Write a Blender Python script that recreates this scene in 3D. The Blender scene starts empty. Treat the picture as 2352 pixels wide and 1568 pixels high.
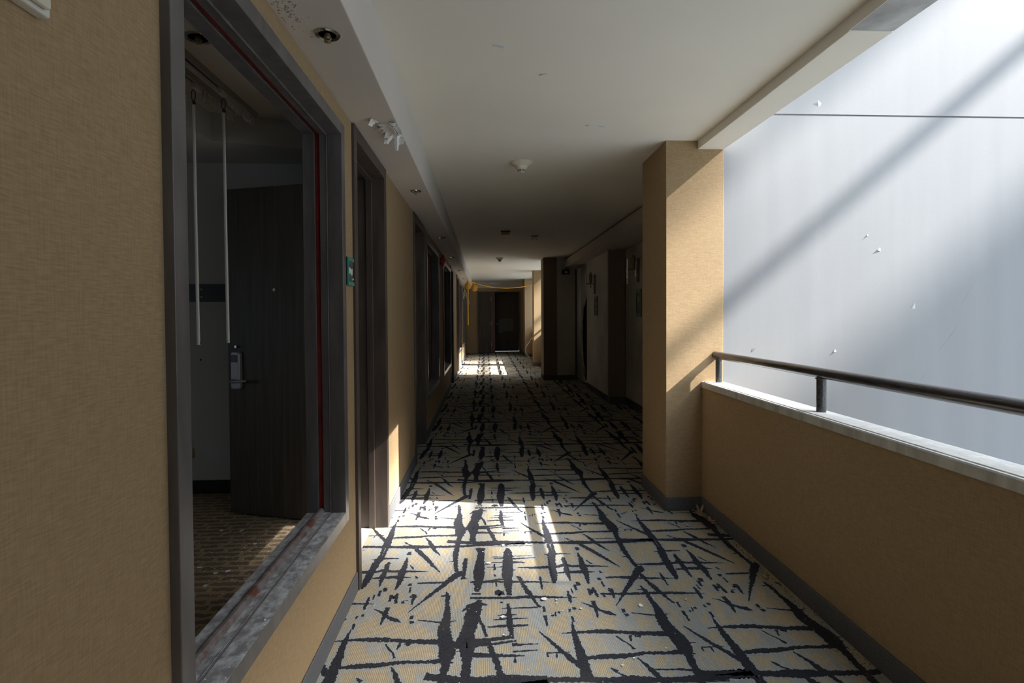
import bpy, bmesh, math, random
from mathutils import Vector, Matrix
from mathutils.geometry import tessellate_polygon

random.seed(7)
SC = bpy.context.scene
COL = SC.collection
PI = math.pi

MOTIF_A="""-0.426,0.717,0.004,-0.431,0.635,0.02,-0.427,0.499,0.036,-0.428,0.392,0.042,-0.429,0.357,0.042
-0.438,0.341,0.016,-0.434,0.243,0.016
-0.417,0.34,0.016,-0.418,0.235,0.016
-0.428,0.251,0.03,-0.431,0.208,0.042,-0.437,0.192,0.04,-0.449,0.057,0.036,-0.452,-0.039,0.032,-0.459,-0.107,0.012
-0.573,0.659,0.004,-0.503,0.532,0.018,-0.442,0.432,0.024
-0.558,0.515,0.005,-0.467,0.516,0.005
-0.556,0.512,0.006,-0.556,0.491,0.006
-0.52,0.513,0.006,-0.521,0.485,0.006
-0.482,0.638,0.003,-0.394,0.643,0.014,-0.3,0.641,0.024,-0.238,0.632,0.016,-0.161,0.619,0.02,-0.052,0.61,0.026
-0.265,0.609,0.006,-0.247,0.575,0.007,-0.228,0.553,0.006,-0.215,0.518,0.012
-0.206,0.61,0.012,-0.215,0.569,0.006
-0.186,0.614,0.02,-0.164,0.602,0.02
-0.411,0.475,0.012,-0.339,0.48,0.022,-0.271,0.48,0.02,-0.185,0.493,0.014,-0.091,0.489,0.014,-0.033,0.492,0.024,0.01,0.478,0.005
-0.053,0.998,0.006,-0.044,0.954,0.02,-0.04,0.87,0.018,-0.035,0.778,0.035,-0.042,0.692,0.05,-0.032,0.629,0.055,-0.02,0.578,0.06,-0.019,0.52,0.06,-0.019,0.473,0.03,-0.026,0.366,0.026,-0.031,0.25,0.028,-0.027,0.171,0.022,-0.023,0.112,0.018,-0.015,0.033,0.02
0.014,0.045,0.006,-0.004,0.015,0.045,-0.051,-0.058,0.034,-0.055,-0.064,0.03,-0.106,-0.15,0.022,-0.209,-0.323,0.003
-0.076,0.961,0.008,-0.03,0.96,0.008
-0.159,0.77,0.004,-0.047,0.742,0.01,0.005,0.754,0.003
-0,0.548,0.004,0.038,0.545,0.003
-0.644,0.371,0.02,-0.447,0.358,0.02,-0.358,0.349,0.022,-0.272,0.345,0.036,-0.178,0.341,0.022,-0.016,0.335,0.02,0.078,0.346,0.022,0.173,0.353,0.026
-0.788,0.397,0.004,-0.679,0.392,0.008,-0.579,0.37,0.01
-0.77,0.344,0.006,-0.681,0.344,0.014,-0.573,0.358,0.016
-0.753,0.33,0.004,-0.682,0.327,0.007,-0.533,0.322,0.003
-0.32,0.393,0.004,-0.268,0.347,0.016,-0.241,0.295,0.028,-0.189,0.205,0.024,-0.141,0.112,0.017,-0.099,0.038,0.004
-0.218,0.467,0.006,-0.195,0.421,0.014,-0.176,0.367,0.025,-0.151,0.298,0.018,-0.111,0.223,0.003
-0.286,0.284,0.02,-0.283,0.246,0.022
-0.29,0.217,0.005,-0.286,0.143,0.022,-0.291,0.043,0.036,-0.287,-0.037,0.026,-0.295,-0.123,0.008
-0.374,0.167,0.012,-0.38,0.134,0.022,-0.376,0.084,0.022,-0.38,0.008,0.028,-0.38,-0.044,0.015,-0.378,-0.09,0.005
-0.627,0.064,0.004,-0.53,0.058,0.02,-0.458,0.061,0.02,-0.415,0.062,0.016,-0.383,0.08,0.022,-0.347,0.061,0.016,-0.288,0.061,0.02,-0.159,0.049,0.003
-0.431,-0.005,0.008,-0.383,-0.001,0.018,-0.302,0,0.024,-0.239,-0.007,0.003
-0.475,0.203,0.004,-0.447,0.205,0.01,-0.392,0.21,0.014,-0.33,0.204,0.005
-0.261,0.126,0.006,-0.237,0.078,0.009
-0.218,0.005,0.007,-0.207,-0.019,0.012
-0.199,-0.068,0.01,-0.12,-0.066,0.014,-0.072,-0.066,0.01
-0.056,0.22,0.004,-0.029,0.218,0.008
-0.06,0.151,0.003,-0.025,0.156,0.012
-0.234,-0.067,0.016,-0.232,-0.09,0.016
-0.228,-0.103,0.008,-0.225,-0.153,0.01
-0.306,-0.168,0.014,-0.305,-0.228,0.01
-0.301,-0.177,0.01,-0.291,-0.202,0.012,-0.28,-0.157,0.01
-0.281,-0.165,0.012,-0.275,-0.246,0.014
-0.245,-0.23,0.01,-0.243,-0.248,0.014
-0.245,-0.226,0.006,-0.222,-0.221,0.005
-0.213,-0.174,0.012,-0.197,-0.181,0.018,-0.202,-0.26,0.009
-0.346,-0.1,0.018,-0.346,-0.136,0.018
-0.364,-0.126,0.014,-0.364,-0.179,0.01
-0.386,-0.163,0.006,-0.384,-0.207,0.008
-0.406,-0.183,0.008,-0.406,-0.24,0.018,-0.408,-0.288,0.01
-0.635,-0.026,0.012,-0.623,-0.047,0.02,-0.611,-0.111,0.018,-0.591,-0.188,0.026,-0.574,-0.237,0.014,-0.566,-0.277,0.012,-0.548,-0.317,0.012
-0.522,-0.035,0.006,-0.523,-0.089,0.014,-0.524,-0.161,0.006
-0.534,-0.308,0.011,-0.535,-0.354,0.01
-0.536,-0.381,0.014,-0.535,-0.46,0.007
-0.506,-0.38,0.012,-0.501,-0.391,0.012
-0.487,-0.356,0.006,-0.489,-0.39,0.006
-0.468,-0.354,0.008,-0.474,-0.368,0.013
-0.4,-0.325,0.014,-0.401,-0.344,0.014
-0.424,-0.338,0.01,-0.424,-0.361,0.008
-0.423,-0.395,0.011,-0.419,-0.438,0.01
-0.362,-0.288,0.004,-0.335,-0.306,0.01,-0.311,-0.33,0.014,-0.288,-0.357,0.014,-0.253,-0.379,0.026,-0.228,-0.399,0.004
-0.306,-0.276,0.018,-0.305,-0.331,0.02,-0.31,-0.41,0.006
-0.195,-0.363,0.022,-0.18,-0.364,0.022
-0.19,-0.401,0.022,-0.173,-0.396,0.014
-0.333,-0.739,0.004,-0.313,-0.761,0.016
-0.863,-0.22,0.014,-0.679,-0.227,0.016,-0.59,-0.225,0.018,-0.486,-0.235,0.014,-0.373,-0.243,0.003
-0.734,-0.076,0.012,-0.601,-0.086,0.014,-0.455,-0.097,0.004"""
MOTIF_B="""-0.818,0.915,0.02,-0.837,0.842,0.055,-0.85,0.745,0.055,-0.868,0.663,0.055,-0.87,0.604,0.075,-0.865,0.546,0.05,-0.864,0.472,0.03,-0.867,0.36,0.035
-0.864,0.867,0.012,-0.874,0.768,0.022,-0.857,0.724,0.03
-0.916,0.578,0.03,-0.87,0.599,0.05,-0.824,0.589,0.03,-0.766,0.583,0.012,-0.67,0.601,0.009
-0.896,0.824,0.004,-0.864,0.867,0.02,-0.827,0.881,0.03,-0.781,0.872,0.004
-0.822,0.77,0.01,-0.801,0.7,0.013,-0.789,0.633,0.01
-0.836,0.309,0.028,-0.814,0.252,0.032,-0.82,0.147,0.042,-0.825,0.01,0.055,-0.823,-0.016,0.052,-0.829,-0.106,0.032,-0.832,-0.165,0.024
-0.801,0.306,0.02,-0.811,0.259,0.02
-0.671,0.298,0.012,-0.67,0.243,0.045,-0.676,0.102,0.05,-0.683,0.001,0.055,-0.683,-0.043,0.045,-0.683,-0.132,0.032,-0.682,-0.207,0.02
-0.895,0.188,0.016,-0.899,0.138,0.025,-0.899,0.047,0.018,-0.905,-0.039,0.02,-0.904,-0.041,0.022
-0.691,-0.277,0.012,-0.69,-0.351,0.02,-0.692,-0.434,0.026,-0.687,-0.486,0.02,-0.682,-0.539,0.012
-0.721,-0.316,0.004,-0.561,-0.315,0.01
-0.741,-0.369,0.003,-0.701,-0.368,0.012,-0.656,-0.369,0.003
-0.759,-0.401,0.004,-0.702,-0.398,0.01,-0.612,-0.396,0.004
-0.784,-0.453,0.004,-0.723,-0.448,0.014,-0.613,-0.45,0.008
-0.854,-0.544,0.016,-0.781,-0.542,0.018,-0.715,-0.531,0.018,-0.682,-0.525,0.012
-0.781,-0.548,0.014,-0.769,-0.618,0.02,-0.754,-0.663,0.022,-0.743,-0.731,0.022,-0.732,-0.775,0.03
-0.688,-0.577,0.018,-0.652,-0.579,0.01,-0.584,-0.578,0.003
-0.687,-0.622,0.006,-0.591,-0.617,0.006
-0.851,-0.63,0.024,-0.764,-0.641,0.018,-0.643,-0.649,0.004
-0.681,-0.651,0.008,-0.682,-0.688,0.009
-1.012,-0.745,0.03,-0.88,-0.774,0.03,-0.734,-0.782,0.03,-0.572,-0.785,0.03
-0.754,0.195,0.005,-0.693,0.186,0.007
-0.747,0.173,0.006,-0.694,0.17,0.006
-0.654,0.195,0.006,-0.54,0.196,0.004
-0.655,0.164,0.012,-0.525,0.173,0.005
-0.777,0.128,0.004,-0.695,0.128,0.007
-0.657,0.126,0.02,-0.624,0.124,0.014,-0.584,0.118,0.003
-0.786,0.076,0.004,-0.697,0.077,0.009
-0.746,0.111,0.008,-0.745,0.044,0.013
-0.748,-0.002,0.01,-0.745,-0.023,0.008
-0.742,-0.049,0.012,-0.739,-0.122,0.005
-0.648,0.04,0.01,-0.641,0.037,0.01
-0.867,-0.073,0.014,-0.734,-0.076,0.014
-0.805,-0.068,0.008,-0.697,-0.052,0.012
-0.749,-0.195,0.004,-0.73,-0.181,0.04,-0.703,-0.199,0.004
-0.857,-0.184,0.01,-0.814,-0.183,0.012
-0.726,-0.263,0.01,-0.714,-0.268,0.01"""


# ------------------------------------------------------------------ dimensions (metres; corridor runs along +Y)
XL = -0.615            # corridor face of the left wall
XLI = -0.757           # room face of the left wall
ZC = 2.433             # corridor ceiling
ZS = 2.200             # underside of the left soffit
XS = -0.403            # edge of the left soffit
XP = 1.432             # corridor face of the parapet
XPO = 1.580            # outer face of the parapet
YP = 3.457             # near face of the big right-hand pillar
YE = 18.30             # end wall

# ------------------------------------------------------------------ materials
def mat(name, col, rough=0.7, metal=0.0, spec=0.5):
    m = bpy.data.materials.new(name); m.use_nodes = True
    b = m.node_tree.nodes['Principled BSDF']
    b.inputs['Base Color'].default_value = (*col, 1)
    b.inputs['Roughness'].default_value = rough
    b.inputs['Metallic'].default_value = metal
    b.inputs['Specular IOR Level'].default_value = spec
    return m

class NT:
    def __init__(s, m):
        s.m = m; s.t = m.node_tree; s.b = s.t.nodes['Principled BSDF']
    def n(s, typ, **kw):
        x = s.t.nodes.new(typ)
        for k, v in kw.items(): setattr(x, k, v)
        return x
    def l(s, a, b): s.t.links.new(a, b)
    def coord(s, scale=(1, 1, 1), rot=(0, 0, 0)):
        tc = s.n('ShaderNodeTexCoord'); mp = s.n('ShaderNodeMapping')
        mp.inputs['Scale'].default_value = scale; mp.inputs['Rotation'].default_value = rot
        s.l(tc.outputs['Object'], mp.inputs['Vector']); return mp.outputs['Vector']
    def noise(s, vec, scale=5, detail=3, rough=0.5):
        x = s.n('ShaderNodeTexNoise'); x.inputs['Scale'].default_value = scale
        x.inputs['Detail'].default_value = detail; x.inputs['Roughness'].default_value = rough
        s.l(vec, x.inputs['Vector']); return x.outputs['Fac']
    def ramp(s, fac, stops):
        r = s.n('ShaderNodeValToRGB'); e = r.color_ramp.elements
        while len(e) < len(stops): e.new(0.5)
        for k, (p, c) in enumerate(stops):
            e[k].position = p; e[k].color = (*c, 1) if len(c) == 3 else c
        s.l(fac, r.inputs['Fac']); return r.outputs['Color']
    def mix(s, fac, a, b, mode='MIX'):
        x = s.n('ShaderNodeMix'); x.data_type = 'RGBA'; x.blend_type = mode
        for sock, v in ((x.inputs[0], fac), (x.inputs[6], a), (x.inputs[7], b)):
            if isinstance(v, (int, float)): sock.default_value = v
            elif isinstance(v, tuple): sock.default_value = (*v, 1)
            else: s.l(v, sock)
        return x.outputs[2]
    def math(s, op, a, b=0.0):
        x = s.n('ShaderNodeMath', operation=op)
        for sock, v in ((x.inputs[0], a), (x.inputs[1], b)):
            if isinstance(v, (int, float)): sock.default_value = v
            else: s.l(v, sock)
        return x.outputs[0]
    def bump(s, h, strength=0.2, dist=0.01):
        x = s.n('ShaderNodeBump'); x.inputs['Strength'].default_value = strength
        x.inputs['Distance'].default_value = dist
        s.l(h, x.inputs['Height']); s.l(x.outputs['Normal'], s.b.inputs['Normal'])
    def base(s, c): s.l(c, s.b.inputs['Base Color'])

def wallpaper(name, c0, c1, c2):
    m = mat(name, c1, 0.85, 0, 0.2); t = NT(m)
    h = t.noise(t.coord((34, 34, 300)), 1.0, 2)             # horizontal slubs of the weave
    v = t.noise(t.coord((260, 260, 26)), 1.0, 2)             # vertical slubs
    w = t.math('ADD', t.math('MULTIPLY', h, 0.62), t.math('MULTIPLY', v, 0.38))
    big = t.noise(t.coord((1, 1, 1)), 2.2, 3)
    c = t.ramp(w, [(0.36, c0), (0.5, c1), (0.64, c2)])
    c = t.mix(t.math('MULTIPLY', big, 0.35), c, tuple(0.8 * x for x in c1))
    t.base(c); t.bump(w, 0.18, 0.002)
    return m

def painted(name, c, rough=0.6, var=0.12, scale=1.5, bump=0.06, bscale=60, spec=0.4):
    m = mat(name, c, rough, 0, spec); t = NT(m)
    n = t.noise(t.coord(), scale, 4)
    t.base(t.ramp(n, [(0.3, tuple(x * (1 - var) for x in c)), (0.7, tuple(min(1, x * (1 + var * 0.6)) for x in c))]))
    t.bump(t.noise(t.coord(), bscale, 3), bump, 0.004)
    return m

def dusty(name, c, dust, rough=0.45, amount=(0.42, 0.62), streak=(7, 5, 7)):
    # dark paint with patches of settled dust lying on the surfaces that face up
    m = mat(name, c, rough, 0, 0.5); t = NT(m)
    g = t.n('ShaderNodeNewGeometry'); sp = t.n('ShaderNodeSeparateXYZ'); t.l(g.outputs['Normal'], sp.inputs[0])
    up = t.math('GREATER_THAN', sp.outputs['Z'], 0.6)
    n = t.noise(t.coord(streak), 5, 6, 0.65)
    pat = t.ramp(n, [(amount[0], (0.25, 0.25, 0.25)), (amount[1], (1, 1, 1))])
    f = t.math('MULTIPLY', up, pat)
    base = t.ramp(t.noise(t.coord((6, 6, 1)), 4, 4), [(0.35, tuple(x * 0.8 for x in c)), (0.7, tuple(x * 1.25 for x in c))])
    t.base(t.mix(f, base, dust))
    t.l(t.math('ADD', t.math('MULTIPLY', f, 0.4), rough), t.b.inputs['Roughness'])
    t.bump(n, 0.08, 0.003)
    return m

def wood(name, c, rough=0.5):
    m = mat(name, c, rough, 0, 0.35); t = NT(m)
    n = t.noise(t.coord((40, 40, 1.6)), 1.0, 5)
    t.base(t.ramp(n, [(0.3, tuple(x * 0.7 for x in c)), (0.7, tuple(x * 1.3 for x in c))]))
    t.bump(n, 0.08, 0.002)
    return m

M = {}
M['paper'] = wallpaper('woven_wallpaper', (0.31, 0.211, 0.110), (0.362, 0.250, 0.138), (0.41, 0.291, 0.170))
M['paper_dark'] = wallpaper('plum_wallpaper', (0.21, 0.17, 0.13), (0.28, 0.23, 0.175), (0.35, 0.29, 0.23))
M['grey_board'] = painted('grey_plasterboard', (0.68, 0.66, 0.60), 0.85, 0.3, 1.2)
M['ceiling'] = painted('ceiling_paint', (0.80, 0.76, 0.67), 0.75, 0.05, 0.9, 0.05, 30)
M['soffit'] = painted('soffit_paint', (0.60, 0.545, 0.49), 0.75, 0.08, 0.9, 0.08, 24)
M['concrete'] = painted('bare_concrete', (0.44, 0.44, 0.44), 0.9, 0.35, 7, 0.6, 40)
M['room_wall'] = painted('room_wall_paint', (0.50, 0.475, 0.43), 0.8, 0.08)
M['room_ceiling'] = painted('room_ceiling_paint', (0.50, 0.45, 0.38), 0.8, 0.08)
M['frame'] = dusty('frame_paint', (0.120, 0.108, 0.105), (0.50, 0.52, 0.55), 0.28)
M['frame_brown'] = dusty('brown_frame_paint', (0.078, 0.058, 0.047), (0.2, 0.19, 0.18), 0.45)
M['leaf'] = wood('dark_door_veneer', (0.062, 0.050, 0.038), 0.5)
M['leaf_plum'] = wood('plum_door_edge', (0.10, 0.058, 0.052), 0.55)
M['sealant'] = painted('red_sealant', (0.22, 0.018, 0.014), 0.6, 0.35, 14)
M['bead'] = None
M['steel'] = mat('brushed_steel', (0.30, 0.30, 0.31), 0.5, 0.8)
M['chrome'] = mat('chrome', (0.55, 0.56, 0.56), 0.16, 1.0)
M['brass'] = mat('aged_brass', (0.34, 0.27, 0.16), 0.4, 0.8)
M['black'] = mat('black_plastic', (0.012, 0.012, 0.013), 0.4)
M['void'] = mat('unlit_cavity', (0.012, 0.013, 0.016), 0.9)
M['cream'] = mat('cream_plastic', (0.48, 0.38, 0.20), 0.5)
M['white_plastic'] = mat('white_plastic', (0.62, 0.60, 0.55), 0.45)
M['ivory'] = mat('ivory_plastic', (0.66, 0.60, 0.48), 0.5)
M['amber'] = mat('amber_plastic', (0.30, 0.19, 0.05), 0.4)
M['red'] = mat('red_enamel', (0.38, 0.015, 0.012), 0.35)
M['teal'] = mat('teal_plastic', (0.045, 0.30, 0.22), 0.35)
M['slate'] = mat('slate_plate', (0.10, 0.095, 0.10), 0.5)
M['yellow'] = mat('yellow_plastic', (0.85, 0.43, 0.015), 0.4)
M['bulb'] = mat('frosted_bulb', (0.78, 0.60, 0.25), 0.3)
M['flake'] = mat('white_paint_flake', (0.78, 0.77, 0.74), 0.8)
M['dry_leaf'] = painted('dry_leaf', (0.46, 0.33, 0.21), 0.85, 0.4, 30)
M['dark_chip'] = painted('soil', (0.045, 0.035, 0.026), 0.95, 0.4, 30)
M['cable'] = mat('white_cable', (0.55, 0.50, 0.42), 0.5)
M['rope'] = mat('dark_cord', (0.08, 0.05, 0.035), 0.8)
M['wand'] = mat('wand_plastic', (0.84, 0.82, 0.72), 0.4)
M['track'] = mat('aluminium_track', (0.40, 0.37, 0.33), 0.4, 0.5)
M['stone'] = painted('threshold_stone', (0.66, 0.60, 0.53), 0.5, 0.06)
M['cap'] = dusty('parapet_cap_paint', (0.47, 0.46, 0.41), (0.37, 0.375, 0.385), 0.42, (0.35, 0.6))
M['blocker'] = painted('pale_render', (0.46, 0.45, 0.43), 0.9, 0.15)
M['paving'] = painted('pale_paving', (0.62, 0.61, 0.58), 0.9, 0.1)
M['plaster_chip'] = mat('plaster_chip_grey', (0.42, 0.42, 0.43), 0.8)
M['tile'] = mat('cut_glass_piece', (0.92, 0.88, 0.78), 0.28, 0.6, 0.9)
M['blister'] = painted('blistered_paint', (0.40, 0.36, 0.32), 0.9, 0.4, 60)

def _mk_base():
    m = mat('grey_carpet_skirting', (0.125, 0.125, 0.128), 0.95, 0, 0.1); t = NT(m)
    n = t.noise(t.coord(), 320, 3); n2 = t.noise(t.coord(), 6, 3)
    t.base(t.mix(t.math('MULTIPLY', n2, 0.4), t.ramp(n, [(0.35, (0.085, 0.085, 0.09)), (0.65, (0.175, 0.175, 0.18))]), (0.10, 0.10, 0.10)))
    t.bump(n, 0.3, 0.003); return m
M['skirting'] = _mk_base()

def _mk_bead():
    m = mat('rusty_glazing_bead', (0.12, 0.10, 0.10), 0.5, 0.3); t = NT(m)
    n = t.noise(t.coord((8, 8, 8)), 2.4, 5, 0.6)
    t.base(t.ramp(n, [(0.45, (0.27, 0.235, 0.235)), (0.57, (0.20, 0.155, 0.145)), (0.64, (0.14, 0.05, 0.035)), (0.75, (0.36, 0.11, 0.05))]))
    t.bump(n, 0.2, 0.004); return m
M['bead'] = _mk_bead()

def _mk_rail():
    m = mat('rail_paint', (0.045, 0.044, 0.047), 0.24, 0.25, 0.8); t = NT(m)
    n = t.noise(t.coord((60, 6, 60)), 2.0, 5)
    t.base(t.ramp(n, [(0.35, (0.03, 0.03, 0.033)), (0.7, (0.075, 0.07, 0.07))])); t.bump(n, 0.12, 0.003); return m
M['rail'] = _mk_rail()

def _mk_white():
    m = mat('white_render', (0.63, 0.64, 0.66), 0.7, 0, 0.3); t = NT(m)
    n = t.noise(t.coord((5, 5, 0.35)), 1.4, 5); f = t.noise(t.coord((1, 1, 1)), 9, 4)
    c = t.ramp(n, [(0.3, (0.200, 0.202, 0.207)), (0.7, (0.218, 0.219, 0.222))])
    c = t.mix(t.math('MULTIPLY', f, 0.12), c, (0.18, 0.18, 0.185))
    t.base(c); t.bump(t.noise(t.coord(), 45, 4), 0.07, 0.004); return m
M['white_wall'] = _mk_white()

# --- carpet: tan ribbed pile with grey patches; the black strokes are separate faces of the same mesh
def carpet_mat(name, kind):
    m = mat(name, (0.3, 0.3, 0.3), 0.97, 0, 0.05); t = NT(m)
    fine = t.noise(t.coord((1, 1, 1)), 420, 2)
    soil = t.noise(t.coord((1, 1, 1)), 3.0, 4)
    if kind == 'ink':
        c = t.ramp(fine, [(0.35, (0.016, 0.016, 0.020)), (0.68, (0.052, 0.052, 0.060))])
    else:
        w = t.n('ShaderNodeTexWave'); w.wave_type = 'BANDS'; w.bands_direction = 'X'; w.wave_profile = 'SIN'
        w.inputs['Scale'].default_value = 46; w.inputs['Distortion'].default_value = 0.7; w.inputs['Detail'].default_value = 2
        w.inputs['Detail Scale'].default_value = 2.0
        t.l(t.coord((1, 0.35, 1)), w.inputs['Vector'])
        grey = t.ramp(fine, [(0.3, (0.20, 0.208, 0.204)), (0.7, (0.40, 0.41, 0.40))])
        tan = t.ramp(w.outputs['Fac'], [(0.12, (0.28, 0.225, 0.148)), (0.4, (0.405, 0.328, 0.215)), (0.85, (0.505, 0.41, 0.275))])
        if kind == 'grey':
            c = t.mix(t.math('MULTIPLY', w.outputs['Fac'], 0.16), grey, (0.48, 0.39, 0.25))
        else:
            blocks = t.noise(t.coord((7.5, 3.2, 1)), 1.0, 3, 0.7)
            ragged = t.noise(t.coord((170, 22, 1)), 1.0, 2)
            k = t.math('ADD', blocks, t.math('MULTIPLY', t.math('SUBTRACT', ragged, 0.5), 0.42))
            tan = t.mix(t.ramp(t.noise(t.coord((190, 45, 1)), 1.0, 2), [(0.42, (0, 0, 0)), (0.62, (0.75, 0.75, 0.75))]), tan, (0.36, 0.30, 0.21))
            f = t.ramp(k, [(0.42, (0, 0, 0)), (0.475, (1, 1, 1))])
            c = t.mix(f, grey, tan)
        t.bump(t.math('ADD', w.outputs['Fac'], fine), 0.22, 0.003)
    c = t.mix(t.ramp(soil, [(0.55, (0, 0, 0)), (0.85, (0.3, 0.3, 0.3))]), c, (0.11, 0.09, 0.065))
    t.base(c)
    return m
M['carpet_tan'] = carpet_mat('carpet_tan', 'tan')
M['carpet_grey'] = carpet_mat('carpet_grey', 'grey')
M['carpet_ink'] = carpet_mat('carpet_ink', 'ink')

def _mk_room_carpet():
    m = mat('room_carpet', (0.1, 0.07, 0.05), 0.97, 0, 0.05); t = NT(m)
    br = t.n('ShaderNodeTexBrick'); br.inputs['Scale'].default_value = 1.0
    br.inputs['Brick Width'].default_value = 0.13; br.inputs['Row Height'].default_value = 0.055
    br.inputs['Mortar Size'].default_value = 0.012; br.offset = 0.37; br.squash = 1.6; br.squash_frequency = 3
    br.inputs['Color1'].default_value = (0.11, 0.08, 0.06, 1); br.inputs['Color2'].default_value = (0.19, 0.14, 0.10, 1)
    br.inputs['Mortar'].default_value = (0.44, 0.33, 0.20, 1)
    d = t.n('ShaderNodeVectorMath', operation='ADD')
    nn = t.n('ShaderNodeTexNoise'); nn.inputs['Scale'].default_value = 30; sc = t.n('ShaderNodeVectorMath', operation='SCALE')
    sc.inputs['Scale'].default_value = 0.04
    v = t.coord(); t.l(v, nn.inputs['Vector']); t.l(nn.outputs['Color'], sc.inputs[0]); t.l(v, d.inputs[0]); t.l(sc.outputs[0], d.inputs[1])
    t.l(d.outputs[0], br.inputs['Vector'])
    f = t.noise(t.coord(), 300, 2)
    t.base(t.mix(0.42, br.outputs['Color'], t.ramp(f, [(0.3, (0.08, 0.056, 0.04)), (0.7, (0.42, 0.32, 0.21))])))
    t.bump(f, 0.4, 0.003); return m
M['room_carpet'] = _mk_room_carpet()

# ------------------------------------------------------------------ mesh helpers
def BM(): return bmesh.new()

def box(bm, x0, x1, y0, y1, z0, z1):
    vs = [bm.verts.new(p) for p in ((x0, y0, z0), (x1, y0, z0), (x1, y1, z0), (x0, y1, z0), (x0, y0, z1), (x1, y0, z1), (x1, y1, z1), (x0, y1, z1))]
    for f in ((0, 3, 2, 1), (4, 5, 6, 7), (0, 1, 5, 4), (1, 2, 6, 5), (2, 3, 7, 6), (3, 0, 4, 7)):
        bm.faces.new([vs[k] for k in f])
    return bm

def rings(bm, rs, cap=True, close=False):
    vv = [[bm.verts.new(p) for p in r] for r in rs]
    n = len(rs[0])
    for a, b in zip(vv, vv[1:] + ([vv[0]] if close else [])):
        for k in range(n):
            bm.faces.new((a[k], a[(k + 1) % n], b[(k + 1) % n], b[k]))
    if cap and not close:
        bm.faces.new(list(reversed(vv[0]))); bm.faces.new(vv[-1])
    return bm

def tube(bm, pts, r, n=12, close=False):
    pts = [Vector(p) for p in pts]; rs = []
    up = Vector((0, 0, 1))
    span = [max(p[i] for p in pts) - min(p[i] for p in pts) for i in range(3)]
    if not close and span[2] > max(span[0], span[1]): up = Vector((1, 0, 0))
    for k, p in enumerate(pts):
        if close: d = pts[(k + 1) % len(pts)] - pts[k - 1]
        else: d = pts[min(k + 1, len(pts) - 1)] - pts[max(k - 1, 0)]
        d.normalize()
        s = d.cross(up)
        if s.length < 1e-3: s = d.cross(Vector((0, 1, 0)))
        s.normalize(); t = s.cross(d)
        rr = r[k] if isinstance(r, (list, tuple)) else r
        rs.append([p + s * (rr * math.cos(2 * PI * j / n)) + t * (rr * math.sin(2 * PI * j / n)) for j in range(n)])
    return rings(bm, rs, not close, close)

def lathe(bm, prof, c=(0, 0, 0), axis='Z', n=28):
    rs = []
    for r, h in prof:
        ring = []
        for j in range(n):
            a = 2 * PI * j / n; u, v = max(r, 1e-4) * math.cos(a), max(r, 1e-4) * math.sin(a)
            p = {'Z': (u, v, h), 'X': (h, u, v), 'Y': (v, h, u)}[axis]
            ring.append((c[0] + p[0], c[1] + p[1], c[2] + p[2]))
        rs.append(ring)
    return rings(bm, rs)

def prism(bm, poly, lo, hi, axis='Y'):
    def P(a, b, h): return {'Y': (a, h, b), 'X': (h, a, b), 'Z': (a, b, h)}[axis]
    return rings(bm, [[P(a, b, lo) for a, b in poly], [P(a, b, hi) for a, b in poly]])

def obj(name, bm, m, parent=None, bevel=0.0, smooth=False, loc=None):
    bmesh.ops.recalc_face_normals(bm, faces=bm.faces[:])
    if smooth:
        for f in bm.faces: f.smooth = True
    me = bpy.data.meshes.new(name); bm.to_mesh(me); bm.free()
    for mm in (m if isinstance(m, (list, tuple)) else [m]): me.materials.append(mm)
    o = bpy.data.objects.new(name, me); COL.objects.link(o)
    if parent is not None: o.parent = parent
    if loc: o.location = loc
    if bevel:
        b = o.modifiers.new('edge', 'BEVEL'); b.width = bevel; b.segments = 2; b.limit_method = 'ANGLE'
    if smooth:
        try: me.shade_smooth(); me.set_sharp_from_angle(angle=math.radians(35))
        except Exception: pass
    return o

def tag(o, label, cat, group=None, kind=None):
    o['label'] = label; o['category'] = cat
    if group: o['group'] = group
    if kind: o['kind'] = kind
    return o

def thing(name, label, cat, loc=(0, 0, 0), rz=0.0, group=None, kind=None):
    o = bpy.data.objects.new(name, None); COL.objects.link(o)
    o.location = loc; o.rotation_euler = (0, 0, rz); o.empty_display_size = 0.05
    return tag(o, label, cat, group, kind)

def struct(name, bm, m, label, cat, bevel=0.0):
    return tag(obj(name, bm, m, None, bevel), label, cat, None, 'structure')

def copy_tree(o, label=None, loc=None, rz=None):
    r = o.copy(); COL.objects.link(r)
    if loc is not None: r.location = loc
    if rz is not None: r.rotation_euler = (0, 0, rz)
    if label: r['label'] = label
    for ch in [c for c in o.children]:
        c = ch.copy(); COL.objects.link(c); c.parent = r
        for g in list(ch.children):
            d = g.copy(); COL.objects.link(d); d.parent = c
    return r

# ------------------------------------------------------------------ corridor floor with the stroke pattern
def stroke_list(txt):
    out = []
    for ln in txt.strip().splitlines():
        v = [float(x) for x in ln.split(',')]
        out.append([tuple(v[k:k + 3]) for k in range(0, len(v), 3)])
    return out
def heavier(st):             # crosswise strokes are laid a little broader than the lengthwise ones
    flat = abs(st[-1][0] - st[0][0]) > 1.5 * abs(st[-1][1] - st[0][1])
    return [(x, y, w * (1.35 if flat else 1.08)) for x, y, w in st]
SA, SB = [heavier(q) for q in stroke_list(MOTIF_A)], [heavier(q) for q in stroke_list(MOTIF_B)]

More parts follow.
